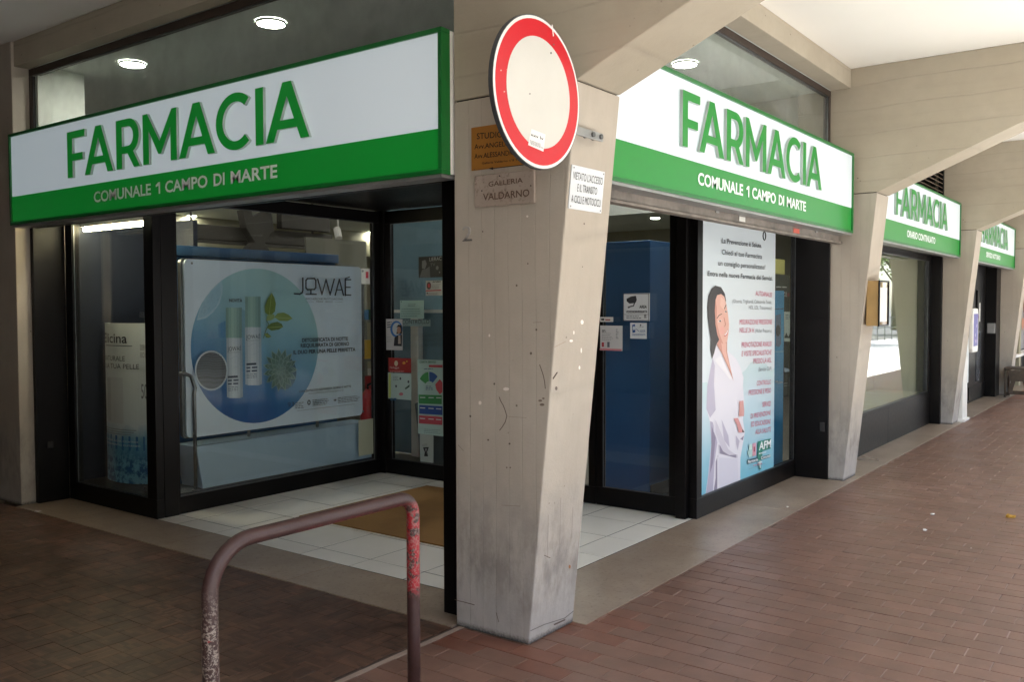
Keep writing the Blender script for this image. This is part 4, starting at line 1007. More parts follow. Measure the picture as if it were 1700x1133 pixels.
sheet('door_notice', 'pale green price list sheet in the middle of the glass door', 'notice', PLG, [(331, 615), (535, 610), (535, 770), (331, 765)], S(176, 208, 202), ZA, d_list)
def d_wom(q):
    q.ell((300, 858), 52, 70, S(60, 120, 190), 24); q.ell((304, 858), 38, 54, S(200, 208, 212), 20); q.poly([(300, 900), (315, 830), (345, 822), (349, 900)], S(50, 40, 40)); q.ell((322, 868), 17, 30, S(190, 140, 116), 14); q.poly([(278, 1003), (285, 930), (310, 912), (349, 905), (347, 1005)], S(38, 38, 44)); q.poly([(315, 985), (318, 912), (335, 912), (338, 985)], S(190, 175, 165)); q.poly([(300, 845), (318, 820), (345, 825), (345, 850), (322, 838)], S(44, 34, 34))
    q.rows((222, 808), (275, 800), 3, 20, 8, S(70, 80, 96), 3); q.rows((222, 930), (272, 930), 3, 18, 3, S(140, 140, 140), 3)
sheet('door_notice', 'white leaflet with woman in dark jacket and blue ring on the glass door', 'notice', PLG, [(212, 775), (352, 770), (352, 1045), (212, 1032)], S(206, 204, 204), ZA, d_wom)
def d_red(q):
    q.ell((195, 225), 16, 24, S(220, 210, 180), 12); q.text('Noleggio', (142, 268), (220, 270), 18, S(226, 200, 190)); q.rows((142, 292), (300, 294), 2, 8, 4, S(220, 150, 150), 4); q.ell((265, 222), 14, 12, S(226, 160, 60), 10); q.ell((290, 208), 6, 6, S(226, 200, 60), 8)
sheet('door_notice', 'small red leaflet on the glass door above a pale flyer', 'notice', PLG, [(130, 178), (322, 182), (322, 303), (130, 300)], S(168, 48, 44), ZB, d_red)
def d_fly(q):
    q.poly([(130, 310), (150, 310), (150, 520), (130, 520)], S(200, 210, 120)); q.rows((170, 340), (225, 342), 3, 14, 4, S(100, 120, 130), 4)
    for c_ in [(233, 355), (302, 382), (197, 420)]: q.ell(c_, 8, 12, S(70, 76, 84), 8)
    q.poly([(270, 440), (312, 405), (312, 425), (280, 448)], S(60, 90, 80)); q.ell((240, 488), 18, 14, S(200, 120, 130), 10); q.rows((150, 530), (215, 530), 2, 12, 8, S(60, 110, 150), 4)
sheet('door_notice', 'pale flyer with small pictograms at the left of the glass door', 'notice', PLG, [(126, 305), (326, 312), (322, 515), (126, 550)], S(190, 212, 208), ZB, d_fly)
def d_wheel(q):
    q.text('CARTA SERVIZI', (395, 222), (535, 222), 16, S(60, 120, 80), .02); q.poly([(475, 238), (592, 238), (592, 262), (475, 258)], S(196, 80, 90)); q.rows((435, 276), (535, 276), 1, 10, 6, S(80, 100, 140))
    def wedge(a0, a1, col): q.poly([(480+95*cos(radians(a)), 420-122*sin(radians(a))) for a in range(a0, a1+1, 6)]+[(480+38*cos(radians(a)), 420-42*sin(radians(a))) for a in range(a1, a0-1, -6)], col)
    wedge(96, 150, S(70, 150, 84)); wedge(42, 90, S(58, 100, 170)); q.poly([(530, 405), (570, 360), (592, 390), (592, 470), (570, 490), (540, 450)], S(206, 84, 92)); q.rows((450, 425), (515, 425), 3, 13, 6, S(90, 110, 150), 3)
    q.poly([(392, 492), (588, 498), (588, 575), (392, 568)], S(66, 146, 86)); q.poly([(395, 580), (594, 592), (594, 668), (395, 655)], S(50, 84, 160)); q.poly([(393, 668), (592, 684), (592, 752), (393, 738)], S(204, 84, 100))
    for y, sl in ((512, .02), (600, .06), (690, .07)):
        for x in (402, 475, 540): q.poly([(x, y+sl*(x-392)), (x+45, y+sl*(x-347)), (x+45, y+8+sl*(x-347)), (x, y+8+sl*(x-392))], S(220, 226, 228))
    q.rows((440, 790), (590, 800), 3, 14, 4, S(120, 150, 160), 6)
sheet('door_notice', 'tall chart with coloured wheel and green, blue and red bands on the glass door', 'notice', PLG, [(380, 192), (597, 196), (597, 848), (380, 828)], S(184, 212, 208), ZB, d_wheel)
def d_m(q):
    q.poly([(425, 945), (475, 942), (450, 1012)], S(30, 30, 34)); q.poly([(440, 955), (460, 954), (450, 985)], S(150, 150, 150)); q.poly([(434, 1020), (440, 985), (450, 1010), (462, 985), (468, 1022)], S(30, 30, 34)); q.rows((420, 922), (475, 915), 2, 10, 3, S(110, 110, 110))
sheet('door_notice', 'narrow pale card with black triangle mark at the foot of the glass door', 'notice', PLG, [(402, 830), (515, 842), (512, 1078), (396, 1062)], S(176, 186, 182), ZB, d_m)
def d_ctl(q): q.text('CONTROLLO', (350, 815), (582, 812), 34, S(40, 44, 48), 0); q.rows((350, 828), (430, 828), 1, 8, 4, S(120, 130, 130))
sheet('door_notice', 'clear pale strip reading CONTROLLO on the glass door', 'notice', Plane(PLG.p(0, 0, -.03), PLG.U, PLG.V), [(345, 780), (590, 776), (590, 834), (345, 834)], S(150, 172, 172), ZA, d_ctl)
# ----- right fixed panel notices
ZC = (960, 340, .24719)
def d_cam(q):
    q.poly([(330, 630), (355, 617), (388, 612), (394, 640), (385, 660), (345, 665), (330, 652)], S(60, 60, 64)); q.poly([(325, 632), (335, 628), (338, 650), (327, 652)], S(30, 30, 34)); q.line([(378, 662), (372, 680), (350, 685), (338, 690)], 7, S(70, 70, 74)); q.ell((340, 690), 7, 6, S(90, 90, 94), 8)
    q.text('AREA', (412, 697), (462, 697), 21, S(30, 30, 34), .03); q.text('VIDEOSORVEGLIATA', (322, 727), (466, 727), 15, S(30, 30, 34), .03); q.line([(308, 738), (476, 738)], 2, S(60, 60, 64)); q.rows((325, 752), (437, 752), 2, 12, 4, S(70, 70, 74)); q.rows((445, 745), (465, 745), 3, 8, 5, S(80, 80, 84))
    for a, b in (((306, 600), (478, 600)), ((306, 778), (478, 778)), ((309, 598), (309, 780)), ((475, 598), (475, 780))): q.line([a, b], 3, S(60, 60, 64))
sheet('surveillance_notice', 'larger white AREA VIDEOSORVEGLIATA notice with camera drawing', 'notice', PLG, [(303, 596), (481, 596), (481, 781), (303, 781)], S(222, 224, 226), ZC, d_cam)
def d_cam2(q):
    q.poly([(363, 808), (382, 803), (384, 858), (365, 862)], S(40, 84, 150)); q.ell((375, 830), 8, 14, S(210, 220, 230), 12); q.line([(390, 835), (410, 852)], 3, S(90, 120, 160)); q.text('AREA', (415, 860), (452, 858), 18, S(50, 96, 160), 0); q.text('VIDEOSORVEGLIATA', (362, 880), (452, 878), 11, S(50, 96, 160), .02); q.ell((420, 810), 5, 6, S(60, 60, 64), 8); q.rows((412, 822), (455, 822), 1, 8, 3, S(130, 140, 150))
sheet('surveillance_notice', 'smaller blue and white AREA VIDEOSORVEGLIATA notice below the camera notice', 'notice', PLG, [(349, 794), (460, 794), (460, 901), (349, 901)], S(220, 224, 228), ZC, d_cam2)
def d_hours(q):
    q.rows((160, 848), (190, 848), 2, 8, 6, S(110, 110, 114)); q.rows((162, 865), (240, 868), 5, 11, 3, S(150, 150, 154), 3); q.rows((258, 840), (275, 840), 7, 10, 4, S(130, 130, 134), 4); q.poly([(163, 925), (178, 925), (178, 955), (163, 955)], S(190, 60, 70)); q.poly([(200, 922), (216, 922), (216, 958), (200, 958)], S(110, 110, 120)); q.poly([(150, 965), (296, 970), (296, 983), (150, 978)], S(220, 140, 150))
sheet('hours_notice', 'white information sheet with pink lower edge beside the surveillance notices', 'notice', PLG, [(148, 813), (297, 813), (297, 983), (148, 980)], S(218, 216, 216), ZC, d_hours)
def d_sm(q): q.poly([(155, 765), (175, 765), (175, 778), (155, 778)], S(50, 40, 40)); q.rows((182, 778), (228, 778), 1, 8, 8, S(150, 60, 60))
sheet('door_sticker', 'tiny white sticker above the information sheet with pink edge', 'sticker', PLG, [(147, 755), (235, 755), (235, 788), (147, 788)], S(216, 214, 212), ZC, d_sm)

# ================================================================== TALL POSTER OF THE WOMAN
PLP = planeY(.435)
PO = Print(PLP, (0, 0, 1), .0008, .00012)
pu0, pv1 = PO.uv((1168, 378)); pu1 = PO.uv((1286, 560))[0]; pu0 = PO.uv((1165, 600))[0]; pv0 = PO.uv((1165, 826))[1]; pv1 = 2.19
t = thing('poster', 'tall health services poster with woman in white coat and pink lettering', 'poster', ((pu0+pu1)/2, .44, pv0))
k = N('poster_print'); c = k.n('NewGeometry').outputs['Position']; sp = k.n('SeparateXYZ'); k.l(c, sp.inputs[0])
g1 = k.math('ADD', sp.outputs['Z'], k.math('MULTIPLY', k.math('SUBTRACT', k.noise(c, 1.6, 3), .5), .5))
k.base(k.ramp(g1, [(.15, S(120, 190, 212)), (.75, S(200, 220, 230)), (1.3, S(216, 226, 232)), (2.1, S(196, 218, 222))])); k.rough(.4)
pslab(PLP, pu0, pu1, pv0, pv1, -.0015, .0005).build('sheet', k.m, t)
PO.z(1160, 440, .17654)
U = lambda x, y: (x, y)
def low(x, y): return ((1160+x*.18543-1160)/.17654, (620+y*.18543-440)/.17654)    # lower close-up coordinates
L_ = low
COAT, COATS, COATD, SKIN, SKIND, HAIR = S(228, 226, 236), S(190, 184, 204), S(140, 132, 156), S(226, 176, 160), S(206, 146, 130), S(52, 46, 46)
PO.poly([(165, 755), (130, 880), (112, 960), (95, 1060), L_(75, 120), L_(68, 320), L_(98, 430), L_(112, 620), L_(85, 900), L_(60, 1092), L_(370, 952), L_(372, 760), L_(405, 570), L_(412, 530), L_(395, 420), L_(405, 250), L_(395, 120), (420, 1060), (390, 960), (345, 880), (262, 800)], COAT)
for P_, c_ in [([(130, 880), (112, 960), (95, 1060), L_(75, 120), L_(68, 320), L_(100, 400), L_(150, 330), L_(135, 100), (150, 950)], COATS), ([L_(100, 430), L_(125, 440), L_(165, 620), L_(140, 800), L_(125, 1060), L_(62, 1090), L_(88, 900), L_(112, 640)], S(182, 176, 198)),
    ([L_(115, 470), L_(150, 580), L_(128, 800), L_(100, 900), L_(110, 700)], COATD), ([L_(150, 800), L_(170, 740), L_(166, 1060), L_(132, 1068), L_(150, 940)], COATD), ([L_(150, 420), L_(200, 540), L_(260, 680), L_(300, 712), L_(325, 725), L_(270, 735), L_(215, 700), L_(150, 530)], S(206, 202, 216)),
    ([L_(185, 640), L_(215, 700), L_(270, 735), L_(330, 730), L_(330, 760), L_(190, 720)], COATD), ([L_(205, 420), L_(260, 560), L_(270, 660), L_(225, 600)], COATS), ([L_(370, 590), L_(400, 560), L_(392, 600)], COATD), ([L_(180, 760), L_(340, 770), L_(350, 960), L_(180, 1030)], S(216, 214, 228)),
    ([L_(330, 560), L_(360, 610), L_(345, 690), L_(335, 640)], COATS), ([(150, 900), (200, 860), (300, 1060), (290, 1080)], S(238, 236, 242))]:
    cx_ = sum(p[0] for p in P_)/len(P_); cy_ = sum(p[1] for p in P_)/len(P_)
    if min(p[0] for p in P_) > 115:
        for k_, f_ in ((1.22, .3), (1.1, .6)): PO.poly([(cx_+(p[0]-cx_)*k_, cy_+(p[1]-cy_)*(1+(k_-1)*.4)) for p in P_], tuple(a_*(1-f_)+b_*f_ for a_, b_ in zip(COAT, c_)))
    PO.poly(P_, c_)
PO.poly([(190, 690), (262, 715), (262, 820), (285, 930), (321, 1092), (270, 965), (212, 835), (165, 752)], SKIND)
PO.poly([(205, 720), (255, 740), (250, 810), (280, 930), (300, 1010), (262, 930), (220, 830)], SKIN)
PO.poly([(75, 400), (85, 290), (115, 225), (150, 195), (205, 210), (240, 270), (252, 335), (240, 420), (200, 620), (190, 700), (160, 750), (140, 830), (120, 885), (104, 800), (108, 700), (92, 600), (80, 500)], HAIR)
PO.poly([(168, 285), (205, 274), (236, 300), (252, 360), (268, 450), (280, 560), (274, 650), (262, 722), (226, 748), (195, 722), (170, 660), (152, 560), (146, 430), (152, 330)], SKIN)
PO.poly([(152, 330), (165, 400), (165, 540), (190, 650), (226, 748), (195, 722), (170, 660), (152, 560), (146, 430)], SKIND)
PO.poly([(200, 300), (235, 330), (250, 400), (225, 420), (195, 380)], S(234, 192, 178))
PO.ell((215, 615), 22, 40, S(230, 170, 158), 14)
for pts, th, c_ in [([(168, 500), (185, 475), (210, 462)], 6, S(70, 50, 44)), ([(236, 412), (246, 385), (252, 378)], 6, S(70, 50, 44)), ([(232, 500), (246, 560), (236, 580)], 6, S(190, 126, 112))]: PO.line(pts, th, c_)
PO.ell((192, 528), 17, 9, S(232, 226, 224), 12, rot=-.6); PO.ell((194, 528), 8, 9, S(46, 36, 34), 10); PO.ell((247, 440), 12, 8, S(232, 226, 224), 12, rot=-.8); PO.ell((248, 440), 7, 8, S(46, 36, 34), 10)
PO.poly([(228, 668), (250, 640), (268, 600), (272, 620), (262, 655), (240, 675)], S(196, 96, 100)); PO.poly([(233, 662), (252, 640), (266, 608), (268, 620), (258, 648), (242, 664)], S(240, 234, 232))
PO.poly([L_(358, 250), L_(392, 246), L_(400, 330), L_(398, 385), L_(352, 388), L_(356, 320)], S(216, 160, 156)); PO.line([L_(366, 270), L_(362, 380)], 3, SKIND); PO.line([L_(380, 268), L_(378, 382)], 3, SKIND)
PO.poly([L_(305, 405), L_(345, 402), L_(385, 500), L_(402, 530), L_(350, 532), L_(338, 470)], S(214, 150, 150)); PO.poly([L_(385, 500), L_(403, 530), L_(380, 528)], S(60, 50, 54))
PO.z(1160, 360, .2296)
DT, PK, GY = S(44, 48, 56), S(200, 84, 118), S(116, 120, 128)
for tx, a, b, cp, cc, bd in [('La Prevenzione è Salute.', (160, 190), (450, 226), 36, DT, .012), ('Chiedi al tuo Farmacista', (160, 272), (452, 306), 36, DT, .006), ('un consiglio personalizzato!', (134, 352), (473, 382), 36, DT, .006), ('Entra nella nuova Farmacia dei Servizi.', (57, 428), (528, 462), 36, DT, .012),
    ('AUTOANALISI', (405, 570), (523, 582), 34, PK, 0), ('(Glicemia, Trigliceridi, Colesterolo Totale,', (237, 624), (520, 630), 26, GY, 0), ('HDL, LDL, Transaminasi)', (355, 668), (520, 674), 26, GY, 0), ('MISURAZIONE PRESSIONE', (288, 780), (522, 778), 36, PK, 0), ('NELLE 24 H.', (288, 838), (396, 838), 34, PK, 0), ('(Holter Pressorio)', (402, 838), (520, 838), 27, GY, 0),
    ('PRENOTAZIONE ANALISI', (303, 946), (518, 936), 36, PK, 0), ('E VISITE SPECIALISTICHE', (303, 1010), (518, 997), 36, PK, 0), ('PRESSO LA ASL', (387, 1064), (518, 1054), 36, PK, 0), ('(Servizio CUP)', (425, 1118), (518, 1112), 28, GY, 0)]: PO.text(tx, a, b, cp, cc, bd, .12)
PO.z(1160, 620, .18543)
for tx, a, b, cp in [('CONTROLLO', (510, 112), (637, 97), 42), ('PRESSIONE E PESO', (437, 197), (637, 174), 44), ('SERVIZI', (560, 302), (635, 292), 42), ('DI PREVENZIONE', (455, 408), (635, 372), 42), ('ED EDUCAZIONE', (460, 480), (635, 452), 42), ('ALLA SALUTE', (497, 548), (635, 522), 42)]: PO.text(tx, a, b, cp, PK, 0, .12)
TEAL = S(40, 128, 112); LT = S(168, 206, 206)
PO.poly([(520, 612), (635, 585), (635, 675), (520, 710)], TEAL); PO.poly([(515, 705), (560, 695), (560, 770), (515, 780)], TEAL); PO.poly([(426, 775), (520, 752), (520, 790), (428, 815)], S(52, 96, 110)); PO.poly([(545, 748), (632, 726), (632, 752), (545, 778)], S(52, 96, 110))
PO.poly([(440, 640), (468, 634), (468, 745), (440, 752)], S(190, 220, 214)); PO.poly([(428, 690), (500, 672), (500, 715), (428, 735)], LT); PO.poly([(470, 630), (503, 622), (503, 735), (470, 745)], S(214, 160, 178)); PO.poly([(480, 660), (495, 657), (495, 700), (480, 704)], S(170, 90, 110))
PO.text('AFM', (528, 692), (634, 664), 72, S(240, 244, 246), .03, .12); PO.text('arezzo', (528, 726), (592, 712), 16, S(240, 244, 246), .03); PO.text('Farmacie', (430, 806), (518, 784), 26, S(240, 244, 246), .02); PO.text('Comunali', (547, 772), (630, 748), 26, S(240, 244, 246), .02)
PO.poly([(525, 782), (545, 777), (548, 858), (530, 862)], TEAL); PO.line([(520, 802), (552, 796)], 8, S(240, 244, 246)); PO.line([(536, 785), (539, 845)], 7, S(240, 244, 246)); PO.rows((475, 830), (585, 806), 1, 9, 6, S(200, 110, 140)); PO.rows((435, 862), (632, 790), 1, 8, 3, S(120, 150, 160))
PO.build(t)
# display stand and dark poster behind the clear part of the same window
t = thing('display_stand', 'bright blue tall display stand right of the woman poster', 'display stand', (4.5, .72, 0))
PLS = planeY(.68); s0 = PLS.px(1286, 500); s1 = PLS.px(1301, 770)
ux0, ux1 = PLS.px(1283, 600)[0], PLS.px(1301, 600)[0]; vz1 = PLS.px(1295, 483)[1]
box('body', (ux0, ux1, .68, .95, 0, vz1), paint('cyan_card', S(20, 158, 226), .4, 0, .04, 2, 0), t, .004)
pr = Print(PLS, (1260, 380, .29979), .002)
pr.poly([(90, 480), (120, 472), (122, 640), (110, 655), (92, 650)], S(90, 120, 160)); pr.ell((104, 565), 13, 32, S(24, 28, 40), 16); pr.text('Mylav', (90, 855), (130, 858), 16, S(200, 226, 236), .01)
pr.line([(86, 445), (134, 443)], 4, S(60, 70, 110)); pr.line([(84, 682), (134, 680)], 4, S(120, 190, 220)); pr.build(t)
t = thing('dark_poster', 'black DEFENCE poster behind the blue display stand', 'poster', (5.0, .98, .4))
PLQ = planeY(1.0)
v0 = PLQ.px(1300, 660)[1]; v1 = PLQ.px(1300, 457)[1]; a = PLQ.px(1285, 560)[0]; b = PLQ.px(1319, 560)[0]
b = min(b, 6.1)
box('sheet', (4.35, b, 1.0, 1.012, v0, v1), flat(S(26, 26, 30), .3), t)
box('upright', (4.6, 4.64, 1.013, 1.05, 0, v1), M_BLACK, t)
pr = Print(PLQ, (1260, 380, .29979), .001)
pr.text('DEFENCE', (90, 370), (154, 376), 24, S(206, 208, 212), .01); pr.text('KS', (158, 377), (180, 378), 22, S(170, 40, 70), .01); pr.rows((95, 325), (180, 328), 1, 8, 6, S(190, 192, 196)); pr.poly([(138, 460), (184, 460), (184, 625), (138, 625)], S(196, 206, 208)); pr.rows((145, 480), (180, 480), 3, 10, 4, S(110, 120, 124)); pr.poly([(140, 600), (150, 575), (160, 600), (172, 575), (182, 600), (182, 606), (140, 606)], S(26, 26, 30)); pr.poly([(138, 770), (160, 775), (180, 790), (140, 795)], S(170, 190, 220)); pr.rows((135, 860), (182, 856), 2, 14, 5, S(150, 150, 154)); pr.build(t)
o = box('shelf_light_box', (4.4, 6.1, 1.055, 1.08, PLQ.px(1300, 455)[1], PLQ.px(1300, 430)[1]), paint('cream_panel', S(224, 214, 130), .5), base=(4.9, 1.04, 2)); tag(o, 'cream panel above the black DEFENCE poster', 'panel')

# ================================================================== SHOP INTERIOR
t = thing('cabinet', 'tall blue cabinet behind the surveillance notices', 'cabinet', (3.7, 1.2, 0))
box('body', (3.05, 4.3, 1.02, 1.42, 0, 2.02), M_DARKBLUE, t, .006)
box('kick_board', (3.06, 4.29, 1.01, 1.019, .0, .10), M_BLACK, t)
LAMPS = [(.565, 4.046), (.567, 2.433), (3.072, .744), (7.406, 11.425), (9.78, 11.591), (12.325, 13.5), (7.382, 13.5), (13.505, 6.441), (4.6, 8.6), (2.2, 6.0), (5.2, 5.6), (8.4, 5.2), (11.0, 8.6), (5.4, 2.6), (8.2, 2.4), (3.4, 3.2), (2.0, 10.5), (5.2, .72), (4.2, 1.9)]  # seen downlights first, then unseen ones added to brighten the interior
wl = ['nearest the left pillar behind the left transom', 'nearer the corner column behind the left transom', 'behind the right transom']
LMAT = emit('downlight_glow', (1, .97, .90, 1), 36)
for i, (x, y) in enumerate(LAMPS):
    lb = 'round lit ceiling downlight '+wl[i] if i < 3 else {3: 'small lit downlight above the skincare board, nearer the middle', 4: 'small lit downlight above the right end of the skincare board', 5: 'small lit downlight at the far right top of the big window', 6: 'small lit downlight at the left top of the big window', 7: 'small lit downlight above the blue cabinet'}.get(i, 'small round lit downlight added out of view to brighten the shop')
    t = thing('downlight', lb, 'downlight', (x, y, 3.325), 'ceiling downlights above the transoms' if i < 3 else 'downlights deep inside the shop')
    r = .085
    MB().tube([(x, y, 3.324), (x, y, 3.339)], r, seg=20).build('lens', LMAT, t)
    ring = MB(); vs = []; fs = []
    for k_ in range(24):
        a = 2*pi*k_/24
        vs += [(x+(r+.002)*cos(a), y+(r+.002)*sin(a), 3.322), (x+(r+.012)*cos(a), y+(r+.012)*sin(a), 3.326), (x+(r+.012)*cos(a), y+(r+.012)*sin(a), 3.339)]
    for k_ in range(24):
        a = k_*3; b = ((k_+1) % 24)*3; fs += [(a, b, b+1, a+1), (a+1, b+1, b+2, a+2)]
    ring.add(vs, fs).build('rim', M_WHITE, t)
o = box('inner_pillar', (.16, .52, 4.66, 4.70, 2.42, 3.335), paint('pillar_white', S(226, 228, 218), .7), base=(.3, 4.68, 2.42)); tag(o, 'pale upright panel at the left end of the left transom', 'panel')
o = box('bulkhead', (4.66, 4.72, .20, 3.2, 2.42, 3.335), paint('bulkhead_grey', S(186, 188, 180), .7), base=(4.7, 1.6, 2.42)); tag(o, 'grey bulkhead inside the right end of the right transom', 'panel')
t = thing('ceiling_track', 'dark duct with angled fittings under the ceiling behind the big window', 'duct', (3.2, 6.4, 2.7))
M_DU = paint('duct_dark', S(70, 66, 58), .6, 0, .3, 3, .05)
box('duct', (2.0, 4.75, 6.5, 6.75, 2.27, 2.44), M_DU, t, .01)
box('rail', (2.0, 4.6, 6.46, 6.499, 2.23, 2.262), M_DU, t)
box('box_unit', (3.85, 4.62, 6.40, 6.499, 2.46, 2.67), M_DU, t, .01)
MB().prism([(3.22, 2.62), (3.34, 2.64), (3.36, 2.55), (3.62, 2.66), (3.66, 2.42), (3.52, 2.27), (3.62, 2.14), (3.24, 2.14), (3.38, 2.26), (3.26, 2.42)], 'y', 6.30, 6.42).build('bracket', M_DU, t, .01)
for x in (2.3, 2.75, 4.5): MB().tube([(x, 6.6, 2.44), (x, 6.6, 3.34)], .014, seg=8).build('hanger', M_DU, t)
o = box('ceiling_beam', (.5, 15.9, 13.6, 13.9, 2.75, 3.338), paint('beam_olive', S(150, 146, 118), .7), base=(8, 13.7, 2.75)); tag(o, 'olive ceiling beam across the back of the shop', 'beam')
t = thing('spot_lamp', 'small white track spotlight deep inside behind the big window', 'lamp', (5.4, 7.0, 2.3))
MB().tube([(5.3, 7.0, 2.55), (5.3, 7.0, 3.34)], .01, seg=6).build('stem', M_WHITE, t)
MB().tube([(5.28, 7.0, 2.58), (5.22, 6.9, 2.44)], .05, seg=12).build('head', M_WHITE, t)
# wall shelving with goods at the back and behind the doors
def shelving(x0, x1, y, facing, levels, label, seed):
    t = thing('shelf_unit', label, 'shelf', ((x0+x1)/2, y, 0), 'shelving inside the shop')
    rr = random.Random(seed); M_S = paint('shelf_grey', S(120, 118, 104), .5)
    box('back_panel', (x0, x1, y+.28, y+.30, 0, 2.2), M_S, t)
    for z in levels: box('shelf', (x0, x1, y, y+.279, z, z+.025), M_S, t)
    for z in levels:
        x = x0+.03
        while x < x1-.15:
            wd = rr.uniform(.05, .14); h = rr.uniform(.10, .24); cc = rr.choice([('red', S(160, 44, 40)), ('yellow', S(200, 160, 50)), ('white', S(180, 180, 174)), ('blue', S(60, 104, 140)), ('green', S(70, 120, 74)), ('orange', S(160, 92, 50)), ('dark grey', S(50, 50, 58))])
            g = MB().box(x, x+wd, y+.02, y+.16, z+.0255, z+.0255+h).build('product_box', flat(cc[1]), None, base=(x+wd/2, y+.09, z+.0255))
            tag(g, '%s product box on the %s shelf right of the skincare board' % (cc[0], {.15: 'lowest', .55: 'second lowest', .95: 'second highest', 1.35: 'highest'}[z]), 'box', 'product boxes inside the shop'); x += wd+rr.uniform(.008, .05)
shelving(2.72, 3.54, 4.36, 0, (.15, .55, .95, 1.35), 'grey product shelf right of the skincare board inside', 3)
t = thing('fire_extinguisher', 'red fire extinguisher right of the skincare board inside', 'extinguisher', (2.75, 4.12, 0))
pr_ = planeY(4.1); e0 = pr_.px(611, 690); ex = e0[0]
MB().tube([(ex, 4.1, .20), (ex, 4.1, .24), (ex, 4.1, .60), (ex, 4.1, .66), (ex, 4.1, .70)], [.07, .078, .078, .05, .025], seg=16).build('cylinder', paint('ext_red', S(176, 28, 34), .3), t, smooth=True)
box('stand', (ex-.09, ex+.09, 4.02, 4.18, 0, .199), M_BLACK, t); box('label', (ex-.03, ex+.03, 4.02, 4.024, .40, .50), flat(S(225, 225, 220)), t)
MB().tube([(ex, 4.1, .70), (ex, 4.1, .74), (ex+.06, 4.08, .76)], .012, seg=6).build('handle', M_BLACK, t)
t = thing('wall_sign', 'small red and white safety sign right of the skincare board', 'sign', (2.85, 4.3, 1.65))
q_ = planeY(4.34); a = q_.px(601, 446); b = q_.px(614, 472)
pslab(q_, a[0]-.02, b[0], b[1], a[1], -.004, 0).build('plate', flat(S(216, 214, 210)), t); pslab(q_, a[0]+.05, b[0]-.02, b[1]+.06, a[1]-.03, .0002, .001).build('red_field', flat(S(190, 40, 60)), t)
pslab(q_, a[0], a[0]+.03, 0, b[1], -.03, -.005).build('post', M_STEEL, t)
# counter with grey basket behind the stickered door
t = thing('waste_basket', 'grey waste basket behind the stickered glass door', 'basket', (3.1, 3.15, 0))
MB().prism([(2.92, 0), (3.30, 0), (3.38, .62), (2.86, .62)], 'x', 2.9, 3.2).build('body', paint('grey_plastic', S(96, 104, 108), .3), t, .02)
t = thing('pamphlet_packs', 'two white packs on the shelf behind the stickered door', 'packs', (3.4, 2.9, 1.45))
for z in (1.48, 1.60): MB().box(3.25, 3.45, 2.70, 3.02, z, z+.105).build('pack', flat(S(206, 206, 190)), t, .02)
box('shelf', (3.1, 3.5, 2.2, 3.9, 1.45, 1.479), M_WHITE, t); box('upright', (3.42, 3.49, 3.8, 3.9, 0, 1.449), M_WHITE, t); box('upright', (3.42, 3.49, 2.2, 2.3, 0, 1.449), M_WHITE, t)
o = box('interior_partition', (3.55, 3.60, 2.2, 4.34, 0, 2.6), paint('slate_blue_wall', S(92, 122, 136), .5), base=(3.57, 3, 0)); tag(o, 'slate blue wall panel seen through the stickered door', 'panel')

# ================================================================== ENTRANCE MAT, LITTER
k = N('coir_mat'); c = k.coord(); n1 = k.noise(c, 260, 3, .7); n2 = k.noise(c, 3, 4)
col = k.mix(n1, S(120, 88, 46), S(160, 120, 66)); col = k.mix(k.ramp(n2, [(.45, BW(0)), (.7, BW(.35))]), col, S(98, 70, 38)); k.base(col); k.rough(.95); k.bump(n1, .6, .004)
o = MB().box(1.0, 2.36, 1.30, 2.735, .0035, .014).build('door_mat', k.m, None, .003, base=(1.7, 1.8, .0035)); tag(o, 'brown coir mat on the tiled entrance floor', 'mat')
def litter(px, py, label, col, size, cat='litter', n=7):
    r = ray(px, py); tt = -CAM.z/r.z; p = CAM+r*tt; rr = random.Random(int(px)); vs = [(p.x, p.y, size*.35)]
    for i in range(n):
        a = 2*pi*i/n; q = size*rr.uniform(.55, 1.1); vs.append((p.x+q*cos(a), p.y+q*.7*sin(a), .0035+size*rr.uniform(0, .35)))
    fs = [(0, 1+i, 1+(i+1) % n) for i in range(n)]
    low = [(v[0], v[1], .0035) for v in vs[1:]]; m0 = len(vs); vs += low
    fs += [(1+i, m0+i, m0+(i+1) % n, 1+(i+1) % n) for i in range(n)]+[tuple(m0+i for i in range(n))[::-1]]
    o = MB().add(vs, fs).build(cat.replace(' ', '_'), paint('litter_%d' % px, col, .7, 0, .3, 30), None, base=(p.x, p.y, .0035)); tag(o, label, cat)
litter(1678, 860, 'dry yellow leaf lying on the brick paving at right', S(190, 146, 50), .05, 'leaf', 9)
litter(1548, 855, 'farther of two white paper scraps on the brick paving', S(230, 228, 224), .022, 'paper scrap')
litter(1535, 882, 'nearer of two white paper scraps on the brick paving', S(232, 230, 226), .022, 'paper scrap')
litter(1612, 912, 'tiny pale crumb on the brick paving at right', S(214, 200, 190), .010, 'crumb')
litter(62, 851, 'white crumpled tissue beside the dark left pillar', S(226, 222, 224), .03, 'tissue')
litter(1307, 843, 'small white scrap on the stone threshold below the poster', S(232, 232, 230), .016, 'paper scrap')

